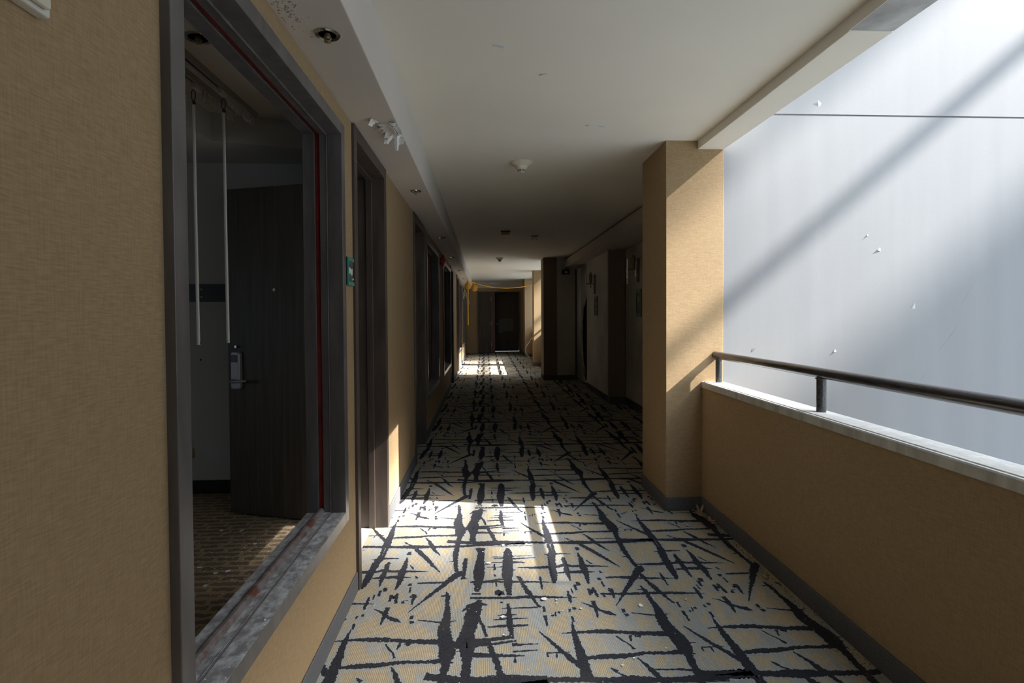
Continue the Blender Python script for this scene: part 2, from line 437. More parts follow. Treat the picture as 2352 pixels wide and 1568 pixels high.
def lay_stroke(bm, st, ox, oy, z, grow, mi, step, jit, rnd, bounds):
    x0, x1, y0, y1 = bounds
    pts = []
    for (ax, ay, aw), (bx, by, bw) in zip(st, st[1:]):
        L = math.hypot(bx - ax, by - ay); n = max(1, int(L / step))
        for k in range(n):
            t = k / n; pts.append((ax + (bx - ax) * t, ay + (by - ay) * t, aw + (bw - aw) * t))
    pts.append(st[-1])
    if grow:                     # the grey surround starts a little before the stroke and ends a little after it
        dx, dy = st[0][0] - st[1][0], st[0][1] - st[1][1]; L = math.hypot(dx, dy) or 1
        pts.insert(0, (st[0][0] + dx / L * grow * .5, st[0][1] + dy / L * grow * .5, st[0][2]))
        dx, dy = st[-1][0] - st[-2][0], st[-1][1] - st[-2][1]; L = math.hypot(dx, dy) or 1
        pts.append((st[-1][0] + dx / L * grow * .5, st[-1][1] + dy / L * grow * .5, st[-1][2]))
    prev = None
    for k, (x, y, w) in enumerate(pts):
        a = pts[max(0, k - 1)]; b = pts[min(len(pts) - 1, k + 1)]
        dx, dy = b[0] - a[0], b[1] - a[1]; L = math.hypot(dx, dy) or 1
        nx, ny = -dy / L, dx / L
        hw = (w + 2 * grow) / 2
        j = jit * (0.5 + min(1.0, w / 0.02))
        p = [hw + rnd.uniform(-j, j), hw + rnd.uniform(-j, j)]
        P = [(ox + x + nx * max(0.0012, p[0]), oy + y + ny * max(0.0012, p[0])), (ox + x - nx * max(0.0012, p[1]), oy + y - ny * max(0.0012, p[1]))]
        cl = [(min(max(q[0], x0), x1), min(max(q[1], y0), y1)) for q in P]
        cur = [bm.verts.new((q[0], q[1], z)) for q in cl] if cl == P else None
        if prev and cur:
            f = bm.faces.new((prev[0], prev[1], cur[1], cur[0])); f.material_index = mi
        prev = cur

bm = BM()
box(bm, XL - 0.083, 2.42, -8.2, YE + 0.97, -0.12, 0.0)
for f in bm.faces: f.material_index = 0
def visible(x, y):
    return True
cells = []
for row in range(-1, 15):
    for kind, ox in (('A', -0.136), ('B', 0.787), ('A', 0.787), ('A', 1.392), ('B', 2.315), ('A', 2.315)):
        cells.append((kind, ox, 2.658 + 1.153 * row, row))
for kind, ox, oy, row in cells:
    near = row <= 1; mid = row <= 4
    step = 0.006 if near else (0.014 if mid else 0.03)
    rnd = random.Random(31 + row * 7 + int(ox * 10))
    xlim = XP - 0.002 if oy < 3.6 else 2.28
    bnd = (XL - 0.08, xlim, -2.1, YE + 0.9)
    for k, st in enumerate(SA if kind == 'A' else SB):
        if ox > 2 and oy < 3.6: continue
        if row <= 6: lay_stroke(bm, st, ox, oy, 0.0006 + 0.000004 * k, 0.013, 1, step, 0.006, rnd, bnd)
        lay_stroke(bm, st, ox, oy, 0.0014 + 0.000004 * k, 0.0, 2, step, 0.0026 if near else 0.002, rnd, bnd)
tag(obj('floor', bm, [M['carpet_tan'], M['carpet_grey'], M['carpet_ink']]), 'tan and grey carpet with black brushstroke pattern along the corridor', 'carpet', None, 'structure')

# ------------------------------------------------------------------ left wall, its openings, soffit, ceiling
# bays on the left wall: windows (y0, y1 of the frame's outer edge) and doors
WINS = [(1.062, 2.340), (5.610, 7.060), (7.850, 9.480), (12.62, 14.20), (14.90, 16.45)]
DOORS = [(2.540, 3.345), (4.660, 5.470), (9.560, 10.370), (11.66, 12.50), (16.60, 17.42)]
WZ0, WZ1 = 0.416, 2.112
bm = BM()
ops = sorted([(a + 0.012, b - 0.012, WZ0 + 0.012, WZ1 - 0.012) for a, b in WINS] + [(a + 0.012, b - 0.012, 0.0, ZS) for a, b in DOORS])
y = -8.2
for a, b, z0, z1 in ops:
    box(bm, XLI, XL, y, a, 0, ZS)
    if z0 > 0: box(bm, XLI, XL, a, b, 0, z0)
    if z1 < ZS - 0.01: box(bm, XLI, XL, a, b, z1, ZS)
    y = b
box(bm, XLI, XL, y, YE, 0, ZS)
struct('wall_left', bm, M['paper'], 'beige woven wallpaper wall with windows and room doors on the left', 'wall')

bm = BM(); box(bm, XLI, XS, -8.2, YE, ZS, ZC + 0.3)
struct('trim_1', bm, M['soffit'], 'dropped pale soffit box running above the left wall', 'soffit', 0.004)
bm = BM()
box(bm, XS, XPO - 0.008, -8.2, 3.983, ZC, ZC + 0.3); box(bm, XS, 2.45, 3.983, 11.2, ZC, ZC + 0.3); box(bm, XS, XPO + 0.03, 11.2, YE + 1.3, ZC, ZC + 0.3)
ceil = struct('ceiling', bm, M['ceiling'], 'flat off-white corridor ceiling with small scuffs', 'ceiling')

# baseboards
def baseboard(name, runs, label):
    bm = BM()
    for x0, x1, y0, y1, h in runs:
        box(bm, x0, x1, y0, y1, 0.0, h - 0.006)
    return struct(name, bm, M['skirting'], label, 'baseboard', 0.004)
t_ = 0.009
runs = []
prev = -8.2
for a, b in DOORS:
    runs.append((XL, XL + t_, prev, a - 0.004, 0.098)); prev = b + 0.004
runs.append((XL, XL + t_, prev, YE, 0.098))
baseboard('baseboard_left', runs, 'grey carpet-strip baseboard along the left wall')

# ------------------------------------------------------------------ windows in the left wall
def ring_boxes(bm, xa, xb, y0, y1, z0, z1, w):
    box(bm, xa, xb, y0, y0 + w, z0, z1); box(bm, xa, xb, y1 - w, y1, z0, z1)
    box(bm, xa, xb, y0 + w, y1 - w, z1 - w, z1); box(bm, xa, xb, y0 + w, y1 - w, z0, z0 + w)

def make_window(k, y0, y1, label, glazed):
    yc = (y0 + y1) / 2
    w = thing('window_%d' % k, label, 'window', (XL, yc, WZ0), 0, None, 'structure')
    a, b = y0 - yc, y1 - yc; H = WZ1 - WZ0
    bm = BM()
    ring_boxes(bm, -0.040, 0.020, a, b, 0, H, 0.050)               # front member with the proud lip
    ring_boxes(bm, -0.044, -0.040, a + .012, b - .012, .012, H - .012, 0.046)  # shadow groove
    ring_boxes(bm, -0.072, -0.044, a + .012, b - .012, .012, H - .012, 0.043)
    ring_boxes(bm, -0.092, -0.072, a + .012, b - .012, .012, H - .012, 0.024)  # glazing channel
    ring_boxes(bm, -0.142, -0.092, a + .012, b - .012, .012, H - .012, 0.041)  # room-side member
    obj('window_frame', bm, M['frame'], w, 0.0025)
    bm = BM()
    ring_boxes(bm, -0.091, -0.073, a + .036, b - .036, .036, H - .036, 0.0085)
    s = obj('sealant', bm, M['sealant'], w); s['label'] = 'red sealant left in the glazing channel'
    bm = BM()
    n = 60; yy = [a + 0.05 + (b - a - 0.1) * j / n for j in range(n + 1)]
    rr = random.Random(k)
    tube(bm, [(-0.083 + rr.uniform(-.0012, .0012), q, 0.056 + rr.uniform(-.001, .001)) for q in yy], [0.0150 * rr.uniform(.93, 1.05) for _ in yy], 10)
    s = obj('glazing_bead', bm, M['bead'], w, 0, True); s['label'] = 'rounded rusty glazing bead along the sill'
    return w
make_window(1, *WINS[0], 'large unglazed dark-framed window with red sealant nearest the camera', False)
make_window(2, *WINS[1], 'unglazed dark window opening between second door and red alarm bell', False)
make_window(3, *WINS[2], 'dark window opening just beyond the red alarm bell', False)
make_window(4, *WINS[3], 'far left window beside the door past the pale wall strip', False)
make_window(5, *WINS[4], 'farthest left window, just before the corridor end wall', False)

# ------------------------------------------------------------------ doors in the left wall
def door_frame(k, y0, y1, label):
    d = thing('door_%d' % k, label, 'door', (XL, (y0 + y1) / 2, 0), 0, None, 'structure')
    a = y0 - (y0 + y1) / 2; b = -a
    bm = BM(); T = 0.052
    top = ZS - 0.003
    for u0, u1 in ((a, a + T), (b - T, b)):
        box(bm, -0.205, 0.014, u0, u1, 0.0, top)
    box(bm, -0.205, 0.014, a + T, b - T, top - 0.065, top)
    # rebate stops
    box(bm, -0.10, -0.062, a + T, a + T + 0.014, 0, top - 0.065); box(bm, -0.10, -0.062, b - T - 0.014, b - T, 0, top - 0.065)
    box(bm, -0.10, -0.062, a + T, b - T, top - 0.079, top - 0.065)
    obj('door_frame', bm, M['frame_brown'], d, 0.003)
    bm = BM(); box(bm, -0.20, -0.083, a + T, b - T, -0.001, 0.0025)
    obj('threshold', bm, M['stone'], d)
    return d, a + T, b - T, top - 0.065
d1, a1, b1, top1 = door_frame(1, *DOORS[0], 'open dark doorway beside the nearest window')
# leaf 1 stands open inside the room, hinged on the far jamb
hinge = Vector((-0.838, 3.330, 0.0)); tip = Vector((-1.683, 3.592, 0.0))
ang = math.atan2(tip.y - hinge.y, tip.x - hinge.x); LW = (tip - hinge).length
d1c = Vector((XL, sum(DOORS[0]) / 2, 0))
bm = BM(); box(bm, 0.0, LW, -0.042, 0.0, 0.012, 2.128)
# local x runs from the hinge to the free edge; -y local faces away, +y faces the camera after rotation
leaf = obj('door_leaf', bm, M['leaf'], d1, 0.002)
leaf.location = hinge - d1c; leaf.rotation_euler = (0, 0, ang)
leaf['label'] = 'dark brown door leaf standing open inside the room'
def on_leaf(name, bm, m, bevel=0.0, smooth=False, label=None):
    o = obj(name, bm, m, leaf, bevel, smooth)
    if label: o['label'] = label
    return o
# face towards the camera is local y = 0 (leaf direction is about -x, so local +y points to -Y world)
xL = LW - 0.075
bm = BM()
pr = [(-0.034, -0.118), (-0.034, 0.105), (-0.024, 0.120), (0.024, 0.120), (0.034, 0.105), (0.034, -0.118), (0.022, -0.128), (-0.022, -0.128)]
rings(bm, [[(xL + u, 0.0, 0.955 + v) for u, v in pr], [(xL + u, 0.022, 0.955 + v) for u, v in pr], [(xL + u * .82, 0.030, 0.955 + v * .95) for u, v in pr]])
on_leaf('lock_case', bm, M['steel'], 0.002, False, 'grey steel card lock')
bm = BM(); box(bm, xL - 0.022, xL + 0.028, 0.028, 0.0325, 1.005, 1.052)
on_leaf('card_reader', bm, M['black'])
bm = BM(); tube(bm, [(xL, 0.028, 0.885), (xL, 0.062, 0.885), (xL - 0.02, 0.070, 0.884), (xL - 0.115, 0.068, 0.890)], [0.011, 0.011, 0.011, 0.008], 12)
on_leaf('lever_handle', bm, M['steel'], 0, True)
bm = BM(); tube(bm, [(xL, 0.0, 1.105), (xL, 0.02, 1.105)], 0.009, 12)
on_leaf('thumb_turn', bm, M['chrome'], 0, True)
bm = BM(); tube(bm, [(LW - 0.36, 0.0, 1.47), (LW - 0.36, 0.005, 1.47)], 0.010, 14)
on_leaf('peephole', bm, M['brass'], 0, True)
bm = BM(); box(bm, LW - 0.001, LW + 0.004, -0.032, -0.010, 0.86, 1.02)
on_leaf('latch_plate', bm, M['steel'])
LBL = {2: 'second dark doorway on the left, just past the cream wall strip', 3: 'third left doorway beyond the second pair of windows',
       4: 'fourth left doorway just past the sunlit wall strip', 5: 'farthest left doorway before the corridor end'}
for k in (2, 3, 4, 5):
    d, a, b, tp = door_frame(k, *DOORS[k - 1], LBL[k])
    bm = BM(); box(bm, -0.145, -0.103, a + 0.003, b - 0.003, 0.008, tp - 0.003)
    lf = obj('door_leaf', bm, M['leaf'], d, 0.002)
    s = -1 if k in (2, 4) else 1
    bm = BM(); e = (b - 0.06) * s
    tube(bm, [(-0.103, e, 0.98), (-0.055, e, 0.98), (-0.05, e - 0.02 * s, 0.98), (-0.05, e - 0.12 * s, 0.98)], 0.010, 10)
    obj('door_handle', bm, M['steel'], lf, 0, True)

# ------------------------------------------------------------------ rooms behind the left wall
bm = BM()
box(bm, -4.4, -4.25, -1.2, 0.2, 0, 2.6); box(bm, -4.4, -4.25, 2.6, YE, 0, 2.6); box(bm, -4.4, -4.25, 0.2, 2.6, 0, 1.0); box(bm, -4.4, -4.25, 0.2, 2.6, 1.52, 2.6)   # back walls; the first room's opening is added to let daylight in
for ya in (-1.2, 4.03, 7.42, 10.98, 14.52, YE - 0.1):
    box(bm, -4.25, XLI, ya, ya + 0.10, 0, 2.6)
struct('wall_rooms', bm, M['room_wall'], 'pale grey walls of the dark rooms seen through the left openings', 'wall')
bm = BM(); box(bm, -4.4, XL - 0.083, -1.2, YE, -0.12, -0.001)
struct('floor_rooms', bm, M['room_carpet'], 'brown room carpet with short pale dashes seen through the nearest window', 'carpet')
bm = BM()
box(bm, -4.4, XLI, -1.2, YE, 2.60, 2.75)
struct('ceiling_rooms', bm, M['room_ceiling'], 'dim ceiling of the rooms behind the left wall', 'ceiling')
bm = BM()
box(bm, -4.25, -1.735, -1.1, 4.03, 2.42, 2.60)
prism(bm, [(-1.735, 3.52), (XLI, 3.80), (XLI, 4.03), (-1.735, 4.03)], 2.42, 2.60, 'Z')
box(bm, -4.25, XLI, 4.13, YE, 2.42, 2.60)
struct('trim_2', bm, M['room_wall'], 'pale grey bulkhead dropping below the ceiling of the nearest room', 'bulkhead')
bm = BM(); box(bm, XLI, XLI + 0.02, -1.1, 4.03, ZS, 2.60)
struct('trim_3', bm, M['room_ceiling'], 'wall strip above the window inside the nearest room', 'trim')
bm = BM()
for a, b in ((4.03 - 0.010, 4.03),): box(bm, -4.25, XLI, a, b, 0.0, 0.097)
struct('baseboard_rooms', bm, M['black'], 'black baseboard at the foot of the dark room wall', 'baseboard')
bm = BM(); box(bm, -4.2, -1.6, 4.008, 4.03, 1.410, 1.537)
r = tag(obj('wall_rail', bm, M['black'], None, 0.002), 'flat black board fixed across the grey room wall behind two hanging wands', 'wall rail')
for x, z in ((-2.33, 1.485), (-2.06, 1.50), (-2.06, 1.445)):
    bm = BM(); lathe(bm, [(0.006, 0), (0.006, -0.003)], (x, 4.008, z), 'Y', 10); obj('screw', bm, M['steel'], r)
# wall marks: four plugged holes left by a removed fitting
h = thing('screw_hole_marks', 'cluster of dark screw holes on the room wall beside the open door', 'wall marks', (-2.18, 4.03, 1.05))
for u, z in ((-0.02, 0.06), (0.095, 0.06), (-0.02, -0.06), (0.095, -0.065), (-0.13, 0.02)):
    bm = BM(); lathe(bm, [(0.0075, 0.0), (0.0065, -0.002)], (u, 0, z), 'Y', 9); obj('hole', bm, M['dark_chip'], h)

w = thing('window_6', 'outside window of the nearest room, out of sight behind the wall', 'window', (-4.25, 1.4, 1.0), 0, None, 'structure')  # out of view; added and sized to brighten the room
bm = BM(); ring_boxes(bm, -.12, .01, -1.2, 1.2, 0, .52, .04); box(bm, -.07, -.03, -.02, .02, .04, .48); obj('window_frame', bm, M['frame'], w, .002)
# power outlet on the room wall
o = thing('power_outlet', 'cream double power outlet low on the dark room wall', 'outlet', (-2.205, 4.03, 0.30))
bm = BM(); box(bm, -0.062, 0.062, -0.010, 0, -0.038, 0.038); obj('cover_plate', bm, M['cream'], o, 0.004)
for u in (-0.028, 0.028):
    bm = BM(); lathe(bm, [(0.020, 0), (0.020, -0.012), (0.016, -0.012), (0.015, -0.009)], (u, 0, 0), 'Y', 18); s = obj('socket', bm, M['cream'], o)
    for du in (-0.006, 0.006):
        bm = BM(); box(bm, u + du - .0018, u + du + .0018, -0.0105, -0.0088, -0.004, 0.004); obj('slot', bm, M['black'], s)

# curtain tracks on the room ceiling, their gliders and two hanging wands
def curtain_track(x, y1, ys, label):
    t = thing('curtain_track', label, 'curtain track', (x, 0, 2.60), 0, 'curtain tracks on the room ceiling')
    bm = BM()
    for u0, u1, z0, z1 in ((-.020, .020, -.006, 0), (-.020, -.015, -.030, -.006), (.015, .020, -.030, -.006), (-.020, -.006, -.033, -.030), (.006, .020, -.033, -.030)):
        box(bm, u0, u1, -0.9, y1, z0, z1)
    obj('rail', bm, M['track'], t)
    bm = BM(); box(bm, -.012, .012, ys - 0.02, ys + 0.05, -0.060, -0.034); box(bm, -.008, .008, ys - 0.02, ys + 0.05, -0.034, -0.02)
    obj('master_carrier', bm, M['white_plastic'], t, 0.003)
    n = 15; mesh = None
    rr = random.Random(int(ys * 100))
    for j in range(n):
        yy = ys + 0.085 + (y1 - ys - 0.11) * (j / (n - 1)) ** 1.05
        if mesh is None:
            bm = BM(); box(bm, -.007, .007, -.006, .006, -0.040, -0.018); box(bm, -.0035, .0035, -.0035, .0035, -0.058, -0.040)
            tube(bm, [(0, 0.010 * math.cos(q), -0.066 + 0.010 * math.sin(q)) for q in [2 * PI * i / 10 for i in range(10)]], 0.0032, 6, True)
            box(bm, -.006, .006, -.011, -.004, -0.086, -0.060)
            g = obj('glider', bm, M['white_plastic'], t); mesh = g.data
        else:
            g = bpy.data.objects.new('glider', mesh); COL.objects.link(g); g.parent = t
        g.location = (rr.uniform(-.003, .003), yy, rr.uniform(-0.006, 0)); g.rotation_euler = (rr.uniform(-.2, .2), 0, rr.uniform(-.9, .9))
    bm = BM(); box(bm, -.022, .022, y1, y1 + 0.006, -0.036, 0); obj('end_cap', bm, M['white_plastic'], t)
curtain_track(-1.567, 3.46, 3.02, 'curtain track farther from the window, on the dim room ceiling')
curtain_track(-1.462, 3.53, 3.09, 'curtain track nearer the window, on the dim room ceiling')
def wand(x, y, z0, label):
    w = thing('curtain_wand', label, 'curtain wand', (x, y, 2.53), 0, 'curtain pull wands')
    top = 2.448 - 2.53
    bm = BM(); tube(bm, [(0, 0, top), (0.001, 0, (top + z0 - 2.53) / 2), (0.004, 0, z0 - 2.53)], [0.0072, 0.008, 0.0085], 12); obj('rod', bm, M['wand'], w, 0, True)
    bm = BM(); tube(bm, [(0.011 * math.cos(q), 0, top + 0.050 + 0.030 * math.sin(q)) for q in [2 * PI * i / 14 for i in range(14)]], 0.0022, 6, True)
    obj('cord_loop', bm, M['rope'], w, 0, True)
    bm = BM(); tube(bm, [(0, 0, top - 0.004), (0.003, 0, top + 0.010), (0, 0, top + 0.022)], [0.006, 0.009, 0.005], 10); obj('knot', bm, M['rope'], w, 0, True)
wand(-1.566, 3.00, 1.147, 'pale curtain wand hanging left, in front of the black wall board')
wand(-1.462, 3.115, 1.151, 'pale curtain wand hanging right, along the open door edge')

# ------------------------------------------------------------------ sprinklers
def sprinkler(loc, label, r=0.040, group='recessed sprinklers along the soffit'):
    s = thing('sprinkler', label, 'sprinkler', loc, 0, group)
    bm = BM(); lathe(bm, [(r, 0.0), (r, -0.003), (r * .92, -0.006), (r * .70, -0.004), (r * .66, 0.006)], (0, 0, 0), 'Z', 32); obj('escutcheon', bm, M['chrome'], s, 0, True)
    bm = BM(); lathe(bm, [(r * .22, 0.0), (r * .22, -0.012), (r * .14, -0.016)], (0, 0, 0), 'Z', 14); obj('nozzle', bm, M['brass'], s, 0, True)
    bm = BM()
    for sg in (-1, 1): tube(bm, [(sg * r * .2, 0, -0.004), (sg * r * .28, 0, -0.014), (sg * r * .05, 0, -0.028)], 0.0022, 8)
    obj('yoke', bm, M['brass'], s, 0, True)
    bm = BM(); lathe(bm, [(r * .10, -0.022), (r * .28, -0.024), (r * .28, -0.0255), (r * .10, -0.027)], (0, 0, 0), 'Z', 18); obj('deflector', bm, M['brass'], s, 0, True)
    return s
s0 = sprinkler((-0.496, 1.753, ZS), 'chrome sprinkler on the soffit above the nearest window')
SPR = [((-0.491, 3.906), 'sprinkler on the soffit just past the open doorway'), ((-0.483, 6.22), 'sprinkler on the soffit near the alarm bell window'),
       ((-0.494, 8.294), 'sprinkler on the soffit beyond the alarm bell'), ((-0.509, 10.679), 'sprinkler on the soffit above the sunlit wall strip'), ((-0.502, 12.91), 'farthest sprinkler, beside the yellow lamp')]
for (x, yv), lb in SPR: copy_tree(s0, lb, (x, yv, ZS))
sprinkler((-1.325, 2.587, 2.60), 'dark sprinkler on the room ceiling seen through the nearest window', 0.060, 'room sprinkler')

# ------------------------------------------------------------------ peeling paint on the soffit and rough plaster patch
def curl(bm, c, ang, w, L, bend, rnd, segs=7):
    ca, sa = math.cos(ang), math.sin(ang); rows = []
    for k in range(segs + 1):
        t = k / segs; u = L * t; zz = -bend * t * t - 0.003
        uu = u * (1 - 0.35 * t * bend / max(L, 1e-3))
        ww = w * (1 - 0.45 * t) * rnd.uniform(0.75, 1.1)
        r = []
        for v in (-1, -0.3, 0.4, 1):
            x = uu; y = v * ww / 2
            r.append(bm.verts.new((c[0] + x * ca - y * sa, c[1] + x * sa + y * ca, c[2] + zz - 0.006 * abs(v) * rnd.random())))
        rows.append(r)
    for a, b in zip(rows, rows[1:]):
        for k in range(3): bm.faces.new((a[k], a[k + 1], b[k + 1], b[k]))
def solid(o, th=0.0012):
    m = o.modifiers.new('thickness', 'SOLIDIFY'); m.thickness = th
    return o
p = thing('peeling_paint', 'curls of torn white paint hanging from the soffit above the open doorway', 'peeling paint', (-0.446, 2.60, ZS))
rnd = random.Random(4)
for k, (u, v, a, w, L, bd) in enumerate(((0.0, 0.0, 0.3, .05, .05, .030), (-0.03, -0.05, 1.2, .06, .05, .02), (0.02, 0.05, -1.0, .045, .06, .035), (-.02, 0.09, 2.0, .05, .07, .030),
        (0.01, 0.16, 0.2, .06, .05, .018), (-0.05, -0.10, 2.6, .05, .04, .02), (0.025, -0.02, 0.9, .04, .05, .028), (-.01, .02, 3.6, .05, .05, .03), (0.03, 0.11, 1.5, .035, .05, .03), (.0, .05, 2.4, .06, .05, .022), (-.03, .0, 4.2, .05, .06, .03), (.02, -.06, 5.0, .04, .05, .026), (.01, .10, 3.0, .05, .06, .04), (-.015, -.03, .0, .05, .06, .035))):
    bm = BM(); curl(bm, (u, v, 0.002), a, w, L, bd, rnd); solid(obj('paint_curl', bm, M['flake'], p))
bm = BM()
rowsv = []
for k in range(9):
    t = k / 8; z = -0.004 - 0.085 * t; w = 0.017 * (1 - .35 * t) * (1 + .2 * rnd.uniform(-1, 1))
    rowsv.append([bm.verts.new((0.018 + w * math.cos(q), 0.06 + 0.012 * t + w * math.sin(q) * .7, z)) for q in (-2.3, -1.2, 0, 1.2, 2.1)])
for a, b in zip(rowsv, rowsv[1:]):
    for k in range(4): bm.faces.new((a[k], a[k + 1], b[k + 1], b[k]))
solid(obj('rolled_strip', bm, M['flake'], p))
rnd = random.Random(11); bm = BM()
for k in range(90):
    cx, cy = -0.575 + rnd.gauss(0, .018), 1.60 + rnd.gauss(0, .065)
    rr = rnd.uniform(.003, .008)
    vs = [bm.verts.new((cx + rr * math.cos(q) * rnd.uniform(.6, 1.2), cy + rr * math.sin(q) * rnd.uniform(.6, 1.2), ZS + .0005)) for q in [i * PI / 3 for i in range(6)]]
    tp = bm.verts.new((cx + rnd.uniform(-.003, .003), cy, ZS - rnd.uniform(.001, .0035)))
    for i in range(6): bm.faces.new((vs[i], vs[(i + 1) % 6], tp))
tag(obj('blistered_plaster', bm, M['blister']), 'rough grey blistered plaster on the soffit beside the nearest window head', 'damaged plaster', None, 'stuff')

# ------------------------------------------------------------------ ceiling fittings in the corridor
def smoke_detector(loc, label, m):
    s = thing('smoke_detector', label, 'smoke detector', loc, 0, 'ceiling smoke detectors')
    bm = BM(); lathe(bm, [(0.084, 0.0), (0.084, -0.004), (0.070, -0.018), (0.050, -0.026), (0.046, -0.030)], (0, 0, 0), 'Z', 36); obj('mounting_base', bm, m, s, 0, True)
    bm = BM(); lathe(bm, [(0.046, -0.028), (0.044, -0.040), (0.031, -0.056), (0.030, -0.0565)], (0, 0, 0), 'Z', 30); obj('head', bm, m, s, 0, True)
    bm = BM()
    for lev in (-0.058, -0.066):
        for j in range(8):
            a0 = 2 * PI * j / 8 + .12; a1_ = 2 * PI * (j + 1) / 8 - .12
            pts = [(0.0265 * math.cos(a0 + (a1_ - a0) * i / 3), 0.0265 * math.sin(a0 + (a1_ - a0) * i / 3), lev) for i in range(4)]
            tube(bm, pts, 0.0026, 6)
    obj('vent_slots', bm, M['black'], s)
    bm = BM(); lathe(bm, [(0.027, -0.056), (0.026, -0.072), (0.015, -0.078), (0.004, -0.079)], (0, 0, 0), 'Z', 24); obj('sensor_cap', bm, m, s, 0, True)
    return s
sd = smoke_detector((0.279, 3.99, ZC), 'ivory smoke detector on the ceiling, nearest the camera', M['ivory'])
copy_tree(sd, 'smaller-looking smoke detector farther down the dark ceiling', (0.303, 10.6, ZC))
e = thing('ceiling_lamp', 'small amber box lamp on the dark stretch of ceiling', 'ceiling lamp', (0.285, 7.25, ZC))
bm = BM(); box(bm, -.064, .064, -.05, .05, -.018, 0); obj('mounting_plate', bm, M['black'], e, 0.003)
bm = BM(); prism(bm, [(-.058, -.018), (.058, -.018), (.050, -.062), (-.050, -.062)], -.045, .045, 'Y'); obj('lens', bm, M['amber'], e, 0.004)
e = thing('bare_fixture_ring', 'dark leftover fixture ring with loose wires on the ceiling', 'fixture ring', (0.718, 7.64, ZC))
bm = BM(); tube(bm, [(0.05 * math.cos(q), 0.05 * math.sin(q), -0.006) for q in [2 * PI * i / 20 for i in range(20)]], 0.006, 8, True); obj('ring', bm, M['plaster_chip'], e, 0, True)
for sgn in (-1, 1):
    bm = BM(); tube(bm, [(sgn * .01, 0, 0), (sgn * .015, 0.01, -.03), (sgn * .035, 0, -.06)], 0.003, 7); obj('wire', bm, M['slate'], e, 0, True)
# scuffs where paint lifted from the ceiling
for k, (x, yv, L, a, lb) in enumerate(((0.065, 2.273, .05, .5, 'thin scuff in the ceiling paint nearest the camera'), (0.283, 2.53, .04, 2.7, 'dark nick in the ceiling paint above mid corridor'),
        (0.622, 3.193, .03, .1, 'left one of two tiny nicks before the smoke detector'), (0.703, 3.205, .05, .2, 'right one of two tiny nicks before the smoke detector'))):
    bm = BM(); rnd = random.Random(k)
    pts = [(L * (t - .5), rnd.uniform(-.004, .004)) for t in (0, .3, .6, 1)]
    lo = [bm.verts.new((u, v - rnd.uniform(.001, .004), 0.001)) for u, v in pts]; hi = [bm.verts.new((u, v + rnd.uniform(.0015, .004), -0.004)) for u, v in pts]
    for i in range(3): bm.faces.new((lo[i], lo[i + 1], hi[i + 1], hi[i]))
    o = obj('paint_scuff', bm, M['flake'] if k == 1 else M['plaster_chip']); solid(o)
    o.location = (x, yv, ZC); o.rotation_euler = (0, 0, a); tag(o, lb, 'scuff', 'nicks in the ceiling paint')

# ------------------------------------------------------------------ right side: parapet, rail, pillar, beam
def parapet(k, y0, y1, xa, xb, label, cap_label):
    bm = BM(); box(bm, xa, xb, y0, y1, 0, 0.818)
    struct('wall_parapet' + ('' if k == 1 else '_far%d' % k), bm, M['paper'], label, 'parapet')
    bm = BM()
    prism(bm, [(xa - .006, .816), (xa - .006, .850), (xa - .002, .855), (xa + .008, .855), (xa + .010, .851), (xa + .013, .851), (xa + .016, .857), (xb + .004, .852), (xb + .008, .846), (xb + .008, .816)], y0, y1, 'Y')
    struct('trim_%d' % (10 + k), bm, M['cap'], cap_label, 'parapet cap')
parapet(1, -1.2, YP, XP, XPO - 0.012, 'low wallpapered parapet wall on the right with open light well beyond', 'pale metal cap along the near parapet, carrying the handrail')
parapet(2, 11.03, 13.56, 1.50, 1.63, 'far parapet before the first sunlit far pillar', 'cap of the far parapet before the first far pillar')
parapet(3, 13.98, 16.66, 1.50, 1.63, 'far parapet between the two far pillars', 'cap of the far parapet between the two far pillars')

def handrail(y0, y1, x, posts, label):
    h = thing('handrail', label, 'handrail', (x, y0, 0.855))
    bm = BM(); tube(bm, [(0, 0, .175), (0, (y1 - y0) * .5, .175), (0, y1 - y0, .175)], 0.024, 24); obj('rail', bm, M['rail'], h, 0, True)
    for q in posts:
        bm = BM(); tube(bm, [(0, q - y0, -0.004), (0, q - y0, .172)], 0.0205, 18); ps = obj('post', bm, M['rail'], h, 0, True)
        bm = BM(); tube(bm, [(0.0245 * math.cos(i * PI / 8), q - y0 + 0.0245 * math.sin(i * PI / 8), .150) for i in range(16)], 0.0022, 6, True)
        obj('weld_bead', bm, M['rail'], ps, 0, True)
handrail(-1.2, YP, 1.520, (-.85, 0.35, 1.30 - 0.05, 2.342, 3.405), 'round dark handrail on posts above the near parapet')
handrail(11.03, 13.56, 1.56, (11.3, 12.4, 13.45), 'far handrail leading to the first far pillar')
handrail(13.98, 16.66, 1.56, (14.1, 15.3, 16.55), 'far handrail between the two far pillars')

bm = BM(); box(bm, 1.188, 1.574, YP, 3.983, 0, ZC)
struct('pillar_near', bm, M['paper'], 'large wallpapered pillar at the end of the near parapet, half in sun', 'pillar', 0.003)
baseboard('baseboard_right', [(1.188 - t_, 1.188, YP - t_, 3.983, 0.098), (1.188, XP, YP - t_, YP, 0.098), (XP - t_, XP, -8.2, YP - t_, 0.098)], 'grey baseboard along the near parapet and around the big pillar')

